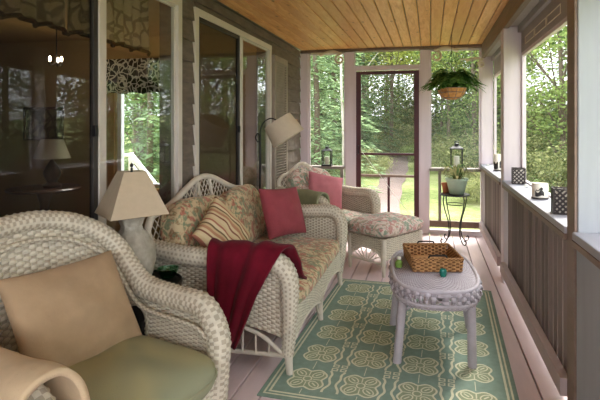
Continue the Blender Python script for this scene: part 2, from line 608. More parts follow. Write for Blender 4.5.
# floor boards, run along the porch
mb = MB()
x = .545
edges = [.76, .5450]
while edges[-1] > -1.75:
    edges.append(edges[-1] - .1375)
for a, b in zip(edges[:-1], edges[1:]):
    cuts = [YB] + sorted(random.uniform(YB + .5, YF - .5) for _ in range(1)) + [YF + .12]
    for y0, y1 in zip(cuts[:-1], cuts[1:]):
        mb.span((b + .0045, y0, -.03), (a - .0045, y1 - .003, 0))
structure(mb.build('floor', MT['floor'], smooth=False, bevel=.003))
mb = MB().span((-1.9, YB, -.12), (.8, YF + .12, -.05))
structure(mb.build('floor_joists', plain('dark_underfloor', (40, 36, 34)), smooth=False))

# pine ceiling
mb = MB()
xs = [XR + .06 - .1125 * i for i in range(22)]
for i, a in enumerate(xs[:-1]):
    b = xs[i + 1]
    mb.span((max(b, -1.76) + .003, YB, ZC), (a - .003, YF + .12, ZC + .02))
structure(mb.build('ceiling', MT['pine'], smooth=False, bevel=.008))
mb = MB().span((-1.9, YB - .3, ZC + .03), (.86, YF + .5, ZC + .14))
structure(mb.build('roof', MT['soffit'], smooth=False))

# left wall: lapped shingles round two windows
WIN = [(1.30, 2.945, .40, 2.235), (3.13, 4.815, .40, 2.235)]
mb = MB()
cz = 0.0
exp = .152
row = 0
rs = random.Random(3)
while cz < ZC - .001:
    z0, z1 = cz, min(cz + exp, ZC)
    y = YB - rs.random() * .1
    segs = []
    while y < YF:
        w = rs.uniform(.11, .24)
        segs.append((max(y, YB), min(y + w, YF)))
        y += w
    for (a, b) in segs:
        parts = [(a, b, z0, z1)]
        for (wy0, wy1, wz0, wz1) in WIN:
            np_ = []
            for (p, q, r0, r1) in parts:
                if q <= wy0 or p >= wy1 or r1 <= wz0 or r0 >= wz1:
                    np_.append((p, q, r0, r1)); continue
                if p < wy0: np_.append((p, wy0, r0, r1))
                if q > wy1: np_.append((wy1, q, r0, r1))
                pp, qq = max(p, wy0), min(q, wy1)
                if r0 < wz0: np_.append((pp, qq, r0, wz0))
                if r1 > wz1: np_.append((pp, qq, wz1, r1))
            parts = np_
        dz = rs.uniform(-.004, .004)
        for (p, q, r0, r1) in parts:
            if q - p < .004: continue
            p += .0015; q -= .0015
            t0, t1 = .024, .006
            bz = r0 + (dz if abs(r0 - z0) < 1e-6 and r0 > .01 else 0)
            V = [(XW - .02, p, bz), (XW - .02, q, bz), (XW - .02, q, r1), (XW - .02, p, r1),
                 (XW + t0 - .012, p, bz), (XW + t0 - .012, q, bz), (XW + t1 - .012, q, r1), (XW + t1 - .012, p, r1)]
            mb.add(V, [(0, 1, 2, 3), (7, 6, 5, 4), (0, 4, 5, 1), (1, 5, 6, 2), (2, 6, 7, 3), (3, 7, 4, 0)])
    cz += exp
# solid core behind the shingles
def core(y0, y1, z0, z1):
    mb.span((XW - .16, y0, z0), (XW - .019, y1, z1))
yy = YB
for (wy0, wy1, wz0, wz1) in WIN:
    core(yy, wy0, 0, ZC); core(wy0, wy1, 0, wz0); core(wy0, wy1, wz1, ZC); yy = wy1
core(yy, YF, 0, ZC)
structure(mb.build('wall_left', MT['siding'], smooth=False))


def slider(idx, y0, y1, z0, z1):
    root = sroot('window_%d' % idx)
    w = .055
    ym = (y0 + y1) / 2
    f = MB()
    x0, x1 = XW - .03, XW + .018
    f.span((x0, y0, z0), (x1, y0 + w, z1)); f.span((x0, y1 - w, z0), (x1, y1, z1))
    f.span((x0, y0 + w, z1 - w), (x1, y1 - w, z1)); f.span((x0, y0 + w, z0), (x1 + .02, y1 - w, z0 + w))
    f.build('window_frame', MT['trim'], root, False, .004)
    # inner bead
    f = MB()
    for (a, b) in ((y0 + w, ym), (ym, y1 - w)):
        f.span((XW - .03, a, z1 - w - .012), (XW - .004, b, z1 - w)); f.span((XW - .03, a, z0 + w), (XW - .004, b, z0 + w + .012))
    f.span((XW - .03, y1 - w - .012, z0 + w), (XW - .004, y1 - w, z1 - w))
    f.build('sash_bead', MT['trim'], root, False, .003)
    MB().span((XW - .03, ym - .005, z0 + w), (XW + .016, ym + .05, z1 - w)).build('mullion', MT['trim'], root, False, .004)
    # screened half
    f = MB()
    a, b = y0 + w, ym - .005
    s = .032
    f.span((XW - .02, a, z0 + w), (XW + .008, a + s, z1 - w)); f.span((XW - .02, b - s, z0 + w), (XW + .008, b, z1 - w))
    f.span((XW - .02, a + s, z1 - w - s), (XW + .008, b - s, z1 - w)); f.span((XW - .02, a + s, z0 + w), (XW + .008, b - s, z0 + w + s))
    f.build('screen_frame', MT['dark_frame'], root, False, .003)
    MB().span((XW - .008, a + s, z0 + w + s), (XW - .006, b - s, z1 - w - s)).build('insect_screen', MT['dark_screen'], root, False)
    for (p, q) in ((a, b), (ym + .05, y1 - w - .012)):
        MB().span((XW - .014, p, z0 + w), (XW - .010, q, z1 - w)).build('pane', MT['glass'], root, False)
    MB().span((XW - .005, b - s - .002, 1.30), (XW + .02, b - s + .018, 1.36)).build('latch', MT['black_metal'], root, False, .003)
    return root


for i, w_ in enumerate(WIN):
    slider(i + 1, *w_)

# louvred shutter beside the second window
t = thing('shutter', 'tall grey-brown louvered shutter on the dark shingle wall right of the second window', 'shutter', (XW + .012, 5.07, 0))
f = MB()
sy0, sy1, sz0, sz1 = -.235, .235, .45, 2.14
for (a, b) in (((0, sy0, sz0), (.034, sy0 + .05, sz1)), ((0, sy1 - .05, sz0), (.034, sy1, sz1)),
               ((0, sy0 + .05, sz1 - .07), (.034, sy1 - .05, sz1)), ((0, sy0 + .05, sz0), (.034, sy1 - .05, sz0 + .09)), ((0, sy0 + .05, 1.24), (.034, sy1 - .05, 1.30))):
    f.span(a, b)
f.build('shutter_frame', plain('shutter_paint', (146, 134, 122), .6), t, False, .003)
f = MB()
z = sz0 + .10
while z < sz1 - .08:
    f.box((.015, 0, z), (.038, .37, .006), (0, R(-42), 0))
    z += .030
f.build('louver_slats', plain('shutter_louver_paint', (150, 138, 126), .6), t, False)

# small wooden plaque by the corner
t = thing('plaque', 'small wood-framed plaque on the dark wall behind the floor lamp shade', 'wall plaque', (XW + .014, 5.62, 1.36))
f = MB()
for a, b in (((0, -.14, -.09), (.02, .14, -.07)), ((0, -.14, .07), (.02, .14, .09)), ((0, -.14, -.07), (.02, -.12, .07)), ((0, .12, -.07), (.02, .14, .07))):
    f.span(a, b)
f.build('frame', MT['int_wood'], t, False, .003)
MB().span((.002, -.12, -.07), (.010, .12, .07)).build('board', MT['brown_trim'], t, False)

# far wall
far = sroot('wall_far')
for (a, b) in ((-1.70, -1.59), (-1.085, -.965), (-.125, -.005), (.615, .76)):
    MB().span((a, YF, 0), (b, YF + .10, 2.33)).build('post', MT['white_post'], far, False, .006)
MB().span((-1.70, YF - .02, 2.335), (.76, YF + .12, ZC)).build('top_plate', MT['beam'], far, False, .004)
MB().span((-.965, YF, 2.085), (-.125, YF + .09, 2.145)).build('transom_bar', MT['white_post'], far, False, .004)
MB().span((-.965, YF - .004, 0), (-.943, YF + .06, 2.085)).build('jamb', MT['white_post'], far, False, .003)
MB().span((-.136, YF - .004, 0), (-.125, YF + .06, 2.085)).build('jamb', MT['white_post'], far, False, .003)
for (a, b) in ((-1.59, -1.085), (-.005, .615)):
    MB().span((a, YF - .06, .80), (b, YF + .11, .835)).build('rail', MT['deck_wood'], far, False, .004)
    MB().span((a, YF + .01, .09), (b, YF + .06, .17)).build('bottom_rail', MT['beam'], far, False, .003)
    MB().span((a, YF, 0), (b, YF + .10, .05)).build('sill', MT['white_post'], far, False, .003)
    f = MB()
    w = .022
    f.span((a, YF + .02, .835), (a + w, YF + .05, 2.33)); f.span((b - w, YF + .02, .835), (b, YF + .05, 2.33)); f.span((a + w, YF + .02, 2.33 - w), (b - w, YF + .05, 2.33))
    f.build('screen_frame', MT['white_post'], far, False, .003)
    MB().span((a, YF + .05, .05), (b, YF + .052, 2.33)).build('insect_screen', MT['screen'], far, False)
MB().span((-.965, YF + .05, 2.145), (-.125, YF + .052, 2.33)).build('insect_screen', MT['screen'], far, False)
for xx in (-1.14, .12):
    MB().span((xx - .018, YF + .015, .17), (xx + .018, YF + .05, .80)).build('baluster', MT['deck_wood'], far, False, .003)


def scroll(cx, cz, sx, parent, Y=YF - .02, big=1.2):
    f = MB()
    th = np.linspace(0, 1, 44)
    ang = R(200) - th * 2 * PI * 1.35
    rad = .012 + .045 * th
    pts = np.c_[sx * rad * np.cos(ang) * big, np.zeros(44), rad * np.sin(ang) * big]
    e = pts[-1]
    tail = np.array([e + np.array([-sx * .06 * s * 4 * big, 0, (.03 * math.sin(s * PI * 1.2) + .012 * s) * big]) for s in np.linspace(.06, 1, 14)])
    P = np.vstack([pts, tail]) + np.array([cx, Y, cz])
    f.tube(P, np.linspace(.009, .016, len(P)) * big, 8, flat=1.0)
    f.box((cx - sx * .15 * big, Y, cz + .075 * big), (.34 * big, .018, .014))
    return f.build('scroll_bracket', MT['scroll'], parent)


scroll(-1.155, 2.235, 1, far)
scroll(.075, 2.235, -1, far)

# screen door
dr = sroot('door_1')
dx0, dx1 = -.943, -.136
f = MB()
for a, b in (((dx0, YF, .03), (dx0 + .062, YF + .035, 2.07)), ((dx1 - .062, YF, .03), (dx1, YF + .035, 2.07)),
             ((dx0 + .062, YF, 2.03), (dx1 - .062, YF + .035, 2.07)), ((dx0 + .062, YF, .03), (dx1 - .062, YF + .035, .20))):
    f.span(a, b)
df = f.build('door_frame', MT['red_door'], dr, False, .004)
MB().span((dx0 + .062, YF, .985), (dx1 - .062, YF + .03, 1.015)).build('crossbar', MT['red_door'], dr, False, .003)
MB().span((dx0 + .062, YF, .705), (dx1 - .062, YF + .03, .735)).build('crossbar', MT['brown_trim'], dr, False, .003)
MB().span((-.535, YF, .20), (-.505, YF + .03, .705)).build('center_stile', MT['red_door'], dr, False, .003)
MB().rod((dx0 + .08, YF - .01, 1.03), (dx1 - .1, YF - .01, .22), .003).build('tension_rod', MT['trim'], dr)
MB().span((dx0 + .062, YF + .016, .2), (dx1 - .062, YF + .018, 2.03)).build('insect_screen', MT['screen'], dr, False)
MB().tube(crom([(dx0 + .035, YF, 1.0), (dx0 + .035, YF - .035, 1.02), (dx0 + .035, YF - .035, 1.09), (dx0 + .035, YF, 1.11)], 14), .006).build('door_handle', MT['black_metal'], df)

# right wall
rt = sroot('wall_right')
PY = [(4.24, 4.40), (2.215, 2.335)]
MB().span((XR, 4.24, 0), (XR + .185, 4.40, 2.215)).build('post', MT['white_post'], rt, False, .006)
MB().span((XR + .012, 2.215, 0), (XR + .30, 2.335, 2.37)).build('post', MT['blue_white'], rt, False, .006)
MB().span((XR, 2.222, 0), (XR + .0125, 2.335, 2.37)).build('post_inner_face', MT['brown_trim'], rt, False, .002)  # thin brown facing over the inner side of the post
MB().span((XR, -.1, 0), (XR + .185, .05, 2.37)).build('post', MT['white_post'], rt, False, .006)
MB().span((XR, YB, 0), (XR + .185, YB + .15, 2.37)).build('post', MT['white_post'], rt, False, .006)
MB().span((XR, YB, 2.20), (XR + .045, YF, 2.37)).build('header_beam', MT['beam'], rt, False, .004)
MB().span((XR + .045, YB, 2.215), (XR + .20, YF, 2.25)).build('soffit_board', MT['soffit'], rt, False, .003)
MB().span((XR + .115, YB, 2.16), (XR + .16, YF, 2.215)).build('soffit_cleat', MT['soffit'], rt, False, .004)
MB().span((XR + .145, YB, 1.985), (XR + .19, YF, 2.215)).build('fascia', MT['soffit'], rt, False, .003)
bays = [(4.40, YF), (2.335, 4.24), (.05, 2.215), (YB + .15, -.1)]
for (a, b) in bays:
    MB().span((XR - .012, a, .855), (XR + .20, b, .89)).build('rail_cap', MT['cap'], rt, False, .005)
    MB().span((XR - .014, a, .828), (XR + .03, b, .856)).build('cap_edge', MT['brown_trim'], rt, False, .003)
    f = MB()
    w = .03
    X0, X1 = XR + .145, XR + .175
    f.span((X0, a, .89), (X1, a + w, 1.985)); f.span((X0, b - w, .89), (X1, b, 1.985)); f.span((X0, a + w, 1.955), (X1, b - w, 1.985)); f.span((X0, a + w, .89), (X1, b - w, .905))
    f.build('screen_frame', MT['white_post'], rt, False, .003)
    MB().span((X1 - .004, a + w, .905), (X1 - .002, b - w, 1.955)).build('insect_screen', MT['screen'], rt, False)
    if a == .05:
        MB().span((XR + .006, a, 0), (XR + .05, b, .83)).build('painted_panel', MT['blue_white'], rt, False, .003)
        continue
    MB().span((XR - .03, a, .10), (XR + .015, b, .185)).build('bottom_rail', MT['rail'], rt, False, .004)
    y = a + .015
    rs = random.Random(int(a * 10))
    while y < b - .02:
        w = min(rs.uniform(.088, .10), b - y)
        MB().span((XR + .035, y, .06), (XR + .06, y + w - .016, .84)).build('board', MT['board'], rt, False, .002)
        y += w
for k in range(3):
    y0 = 3.0 + k * .36
    f = MB()
    for z in (2.03, 2.085):
        f.rod((XR + .141, y0, z), (XR + .141, y0 + .33, z), .004, 6)
    for y in (y0, y0 + .33):
        f.rod((XR + .141, y, 2.03), (XR + .141, y, 2.085), .004, 6)
    f.build('wire_clip_frame', MT['scroll'], rt)
f = scroll(.60, 2.10, 1, rt, Y=YF - .22, big=.8)
tr = MB().span((XW, YF - .03, 0), (XW + .10, YF, .09)).build('trim_1', MT['white_post'], None, False, .003)
structure(tr)

# end wall of the porch behind the viewer
structure(MB().span((XW, YB - .1, 0), (XR + .2, YB, .84)).build('wall_back', MT['board'], smooth=False))

# ------------------------------------------------------------------ the house interior behind the glass
IX0, IX1, IY0, IY1, IZ = -6.6, XW - .16, -2.2, 4.95, 2.42
structure(MB().span((IX0, IY0, -.06), (IX1, IY1, 0)).build('floor_house', MT['int_floor'], smooth=False))
structure(MB().span((IX0, IY0, IZ), (IX1, IY1, IZ + .06)).build('ceiling_house', MT['int_wall'], smooth=False))
structure(MB().span((IX0 - .1, IY0, 0), (IX0, IY1, IZ)).build('wall_house_left', MT['int_wall'], smooth=False))
structure(MB().span((IX0, IY0 - .1, 0), (IX1, IY0, IZ)).build('wall_house_back', MT['int_wall'], smooth=False))
hx0, hx1, hz0, hz1 = -3.72, -3.02, .62, 2.08
f = MB()
f.span((IX0, IY1, 0), (hx0, IY1 + .14, IZ)); f.span((hx1, IY1, 0), (IX1, IY1 + .14, IZ))
f.span((hx0, IY1, 0), (hx1, IY1 + .14, hz0)); f.span((hx0, IY1, hz1), (hx1, IY1 + .14, IZ))
structure(f.build('wall_house_far', MT['int_wall'], smooth=False))
w3 = sroot('window_3')
f = MB()
for a, b in (((hx0 - .09, IY1 - .02, hz0 - .06), (hx0, IY1 + .02, hz1 + .09)), ((hx1, IY1 - .02, hz0 - .06), (hx1 + .09, IY1 + .02, hz1 + .09)), ((hx0, IY1 - .02, hz1), (hx1, IY1 + .02, hz1 + .09)), ((hx0, IY1 - .04, hz0 - .06), (hx1, IY1 + .02, hz0))):
    f.span(a, b)
f.build('window_casing', MT['int_wood'], w3, False, .004)
f = MB()
for a, b in (((hx0, IY1 + .04, hz0), (hx0 + .05, IY1 + .1, hz1)), ((hx1 - .05, IY1 + .04, hz0), (hx1, IY1 + .1, hz1)), ((hx0 + .05, IY1 + .04, hz1 - .05), (hx1 - .05, IY1 + .1, hz1)), ((hx0 + .05, IY1 + .04, hz0), (hx1 - .05, IY1 + .1, hz0 + .05))):
    f.span(a, b)
f.build('sash', MT['deck_white'], w3, False, .003)
MB().span((hx0 + .05, IY1 + .07, hz0 + .05), (hx1 - .05, IY1 + .074, hz1 - .05)).build('pane', MT['clear_glass'], w3, False)


def drape(x0, x1, y0, y1, ztop, zbot, amp, waves, scal, n=90, k=10):
    u = np.linspace(0, 1, n); v = np.linspace(0, 1, k)
    U, V = np.meshgrid(u, v, indexing='ij')
    wz = zbot + scal * np.abs(np.sin(U * PI * waves * .5))
    dx, dy = x1 - x0, y1 - y0
    L = math.hypot(dx, dy); nx, ny = -dy / L, dx / L
    h = amp * np.sin(U * PI * waves * 2) * (.3 + .7 * V)
    return np.stack([x0 + dx * U + nx * h, y0 + dy * U + ny * h, ztop + (wz - ztop) * V], -1)


o = MB().gridf(drape(hx0 - .12, hx1 + .12, IY1 - .06, IY1 - .06, 2.16, 1.74, .02, 7, .02)).build('lace_valance', MT['black_lace'], solid=.004)
tag(o, 'black and white lace valance across the bright window inside the house', 'curtain')
for (a, b, lab) in ((1.40, 2.14, 'tan gathered valance inside the nearest glass pane, at the top left of the photo'), (2.17, 2.90, 'tan gathered valance inside the wide pane just right of the first mullion')):
    t = thing('valance', lab, 'curtain', (XW - .22, 0, 0))
    P = drape(0, 0, a, b, 2.34, 1.86, .022, 8, .03)
    cl_ = MB().gridf(P).build('cloth', MT['valance_cloth'], t, solid=.004)
    E_ = P[:, -1]
    MB().tube(E_ + np.array([0, 0, -.008]), .012, 6).build('hem', MT['curtain_hem'], cl_)
# furniture in the dark room
t = thing('framed_picture', 'dark framed picture on the tan wall inside the house', 'picture', (-4.73, IY1, 1.39))
f = MB()
for a, b in (((-.29, -.03, -.21), (-.26, 0, .21)), ((.26, -.03, -.21), (.29, 0, .21)), ((-.26, -.03, .18), (.26, 0, .21)), ((-.26, -.03, -.21), (.26, 0, -.18))):
    f.span(a, b)
f.build('frame', MT['dark_wood'], t, False, .004)
MB().span((-.26, -.012, -.18), (.26, -.006, .18)).build('print', MT['picture'], t, False)
t = thing('round_table', 'dark round wooden table inside the house seen through the glass', 'table', (-4.25, 4.45, 0))
MB().lathe([(.0, .64), (.36, .64), (.375, .655), (.36, .67), (0, .67)], 32).build('tabletop', MT['dark_wood'], t)
MB().lathe([(.03, .04), (.035, .1), (.06, .2), (.04, .3), (.05, .5), (.09, .64)], 16).build('pedestal', MT['dark_wood'], t)
for k in range(4):
    a = k * PI / 2 + .5
    MB().tube(crom([(.04 * math.cos(a), .04 * math.sin(a), .16), (.2 * math.cos(a), .2 * math.sin(a), .13), (.3 * math.cos(a), .3 * math.sin(a), .02)], 8), .025, 8).build('leg', MT['dark_wood'], t)
t = thing('table_lamp', 'lamp with a tan cone shade on the dark round table inside the house', 'lamp', (-4.15, 4.45, .67))
MB().lathe([(.09, 0), (.1, .03), (.05, .06), (.085, .14), (.09, .18), (.05, .26), (.02, .3), (.015, .36)], 20).build('lamp_base', MT['dark_wood'], t)
MB().lathe([(.185, .33), (.11, .54)], 28).build('lamp_shade', MT['lamp_shade'], t, solid=.004)
t = thing('recliner', 'black upholstered chair in the dark room inside the house at the photo left edge', 'chair', (-4.72, 3.45, 0), R(-70))
MB().superq((.6, .66, .26), c=(.05, 0, .33), crown=.1).build('seat', MT['black_cloth'], t, weld=True)
MB().superq((.22, .66, .75), n=4, m=5, c=(-.28, 0, .72)).build('backrest', MT['black_cloth'], t, weld=True)
for s in (1, -1):
    MB().superq((.6, .16, .42), c=(.05, s * .36, .40)).build('armrest', MT['black_cloth'], t, weld=True)
MB().span((-.25, -.3, 0), (.3, .3, .21)).build('base', MT['dark_wood'], t, False, .01)

t = thing('pendant_light', 'small pendant light with glowing bulbs inside the house, seen through the left pane', 'ceiling light', (-3.77, 4.1, IZ))
MB().lathe([(0, 0), (.06, 0), (.06, -.02), (0, -.03)], 20).build('canopy', MT['black_metal'], t)
MB().rod((0, 0, -.02), (0, 0, -.42), .006, 6).build('stem', MT['black_metal'], t)
gb = G('warm_bulb'); e_ = gb.n('Emission', {'Color': (1, .78, .5, 1), 'Strength': 45.0}); gb.t.links.new(e_.outputs[0], gb.out.inputs[0])
for k in range(3):
    a = k * 2 * PI / 3
    MB().tube(crom([(0, 0, -.40), (.06 * math.cos(a), .06 * math.sin(a), -.44), (.06 * math.cos(a), .06 * math.sin(a), -.40)], 10), .005, 6).build('arm', MT['black_metal'], t)
    MB().lathe([(0, -.40), (.008, -.39), (.011, -.37), (.007, -.35), (0, -.345)], 12, (.06 * math.cos(a), .06 * math.sin(a), 0)).build('bulb', gb.m, t)

# white deck railing outside the house window
t = thing('deck_railing', 'white stair railing outside the bright window inside the house', 'railing', (-3.9, 6.6, 0))
f = MB()
f.bar((-2.0, .2, .90), (-.77, .0, .90), .07, .05); f.bar((-2.0, .2, .5), (-.77, .0, .5), .05, .05)
f.build('handrail', MT['deck_white'], t, False, .004)
f = MB(); f.bar((-.77, 0, .90), (.6, -.1, -.50), .07, .06); f.bar((-.77, 0, .74), (.6, -.1, -.66), .05, .05)
f.build('stair_rail', MT['deck_white'], t, False, .004)
for q in (-1.95, -1.36, -.77):
    MB().span((q - .03, .2 - (q + 2.0) * .163 - .03, -1.2), (q + .03, .2 - (q + 2.0) * .163 + .03, .94)).build('post', MT['deck_white'], t, False, .004)


# ------------------------------------------------------------------ wicker armchair in front
def front_chair():
    t = thing('wicker_armchair', 'large cream wicker armchair in the foreground with a sage seat cushion', 'armchair', (-1.272, 1.478, 0), R(-13.5))
    half = [(.35, .352, .575), (.29, .358, .612), (.15, .364, .624), (.0, .368, .634), (-.09, .372, .66), (-.165, .372, .725), (-.225, .362, .80), (-.27, .31, .87), (-.305, .2, .935), (-.32, .08, .965)]
    pts = half + [(-.322, 0, .97)] + [(x, -y, z) for x, y, z in reversed(half)]
    top = crom(pts, 161)
    bot = top.copy()
    bot[:, 1] *= .91
    bot[:, 0] = np.where(top[:, 0] < .1, top[:, 0] + .12 * np.clip((.1 - top[:, 0]) / .45, 0, 1), top[:, 0])
    bot[:, 2] = .10

    def fn(U, V):
        i = U * 160
        out = []
        for j in range(3):
            a = np.interp(i, np.arange(161), bot[:, j]); b = np.interp(i, np.arange(161), top[:, j])
            w = V if j == 2 else V ** 1.3
            out.append(a + (b - a) * w)
        return np.stack(out, -1)

    def keep(U, V, P):
        side = np.abs(P[..., 1]) > .28
        hole = side & (P[..., 0] > -.175) & (P[..., 0] < -.03) & (P[..., 2] > .36)
        hole &= P[..., 2] < .555 - 6 * np.clip(np.abs(P[..., 0] + .10) - .03, 0, 1) ** 2 * 8
        return ~hole
    mb = weave_sheet(MB(), fn, plen(top), .75, .027, .0115, .0062, keep, flip=True)
    sh = mb.build('woven_shell', W2['wicker'], t, solid=.008, sharp=0)
    for s in (1, -1):
        hp = crom([(-.02, .350 * s, .36), (-.022, .354 * s, .5), (-.06, .358 * s, .552), (-.10, .36 * s, .562), (-.145, .356 * s, .545), (-.178, .35 * s, .49), (-.18, .34 * s, .36)], 40)
        MB().tube(hp, .010, 8, weave=(.01, .012, .0015)).build('opening_braid', W2['wicker'], sh, sharp=0)
    # rolled, braided edge carried right round back and arms
    r = np.interp(np.arange(161), [0, 20, 50, 80, 110, 140, 160], [.05, .052, .055, .052, .055, .052, .05])
    fullp = crom([(.342, .334, .05), (.362, .34, .2), (.375, .344, .42), (.368, .348, .52)] + pts[1:-1] + [(.368, -.348, .52), (.375, -.344, .42), (.362, -.34, .2), (.342, -.334, .05)], 520)
    rr = np.interp(fullp[:, 2], [0, .3, .55, .65, 1.0], [.034, .041, .046, .046, .036])
    MB().tube(fullp, rr, 28, weave=(.021, .013, .0052)).build('rolled_edge', W2['wicker'], t, sharp=0)
    inner = top.copy(); inner[:, 0] += .045 * np.clip((.1 - top[:, 0]) / .3, 0, 1); inner[:, 1] *= .87; inner[:, 2] -= .07
    MB().tube(inner, .009, 8, weave=(.01, .014, .002)).build('braid_line', W2['wicker'], t, sharp=0)
    # front apron
    weave_sheet(MB(), lambda U, V: np.stack([.375 + .012 * np.sin(U * PI), -.325 + .65 * U, .06 + .29 * V], -1), .65, .29, .027, .0115, .0062, flip=False).build('front_apron', W2['wicker'], t, solid=.008, sharp=0)
    MB().tube(crom([(.385, -.325, .355), (.398, 0, .36), (.385, .325, .355)], 80), .014, 12, weave=(.01, .012, .002)).build('apron_braid', W2['wicker'], t, sharp=0)
    MB().span((-.2, -.31, .29), (.36, .31, .33)).build('seat_deck', MT['wicker_pole'], t, False, .004)
    for (a, b) in ((.345, .33), (.345, -.33), (-.20, .31), (-.20, -.31)):
        MB().rod((a, b, 0), (a, b, .16), .020, 10, .026).build('leg', MT['wicker_pole'], t)
    c = MB().superq((.70, .63, .165), n=5, m=3.2, crown=.25, k=22, noise=.004, c=(.112, 0, .415), seed=4)
    cu = c.build('seat_cushion', MT['seat_sage'], t, weld=True, sharp=0)
    cu['label'] = 'sage and tan seat cushion'
    c = MB()
    ang = np.linspace(0, 2 * PI, 120, endpoint=False)
    sq = lambda v, e: np.sign(v) * np.abs(v) ** e
    c.tube(np.c_[.112 + .351 * sq(np.cos(ang), .4), .316 * sq(np.sin(ang), .4), np.full(120, .415)], .006, 6, closed=True)
    c.build('cushion_piping', MT['seat_sage'], cu)
    return t


front_chair()

def draped(profile, xr, n=60, m=70, fold=.006, waves=5, seed=0, ripple_from=.3):
    """cloth sheet: profile = list of (y,z) across the arm, xr(v) -> (x0,x1) along the arm"""
    P = crom([(a, b, 0) for a, b in profile], m)[:, :2]
    v = np.linspace(0, 1, m); u = np.linspace(0, 1, n)
    T = np.gradient(P, axis=0); T /= np.linalg.norm(T, axis=1)[:, None]
    Nn = np.c_[T[:, 1], -T[:, 0]]
    out = np.zeros((n, m, 3))
    rs = np.random.default_rng(seed); ph = rs.uniform(0, 6.28, 4)
    for j in range(m):
        x0, x1 = xr(v[j])
        amp = fold * (1 + 2.2 * max(0, v[j] - ripple_from))
        w = amp * (np.sin(u * waves * 2 * PI + ph[0] + 1.5 * v[j]) + .5 * np.sin(u * waves * 3.3 * PI + ph[1]))
        out[:, j, 0] = x0 + (x1 - x0) * u
        out[:, j, 1] = P[j, 0] + Nn[j, 0] * w
        out[:, j, 2] = P[j, 1] + Nn[j, 1] * w
    return out


# beige fleece over the near arm of the front chair
prof = [(-.255, .50), (-.268, .60), (-.29, .655), (-.325, .692), (-.365, .70), (-.405, .69), (-.44, .655), (-.455, .59), (-.46, .50), (-.46, .34), (-.46, .22)]
P = draped(prof, lambda v: (-.12, .41 - .03 * v), fold=.004, waves=1.6, seed=5)
o = MB().gridf(P).build('throw_blanket', MT['beige_throw'], solid=.02, sharp=0, off=0)
o.location = (-1.272, 1.478, 0); o.rotation_euler = (0, 0, R(-13.5))
tag(o, 'beige fleece throw folded over the near arm of the foreground armchair', 'blanket')

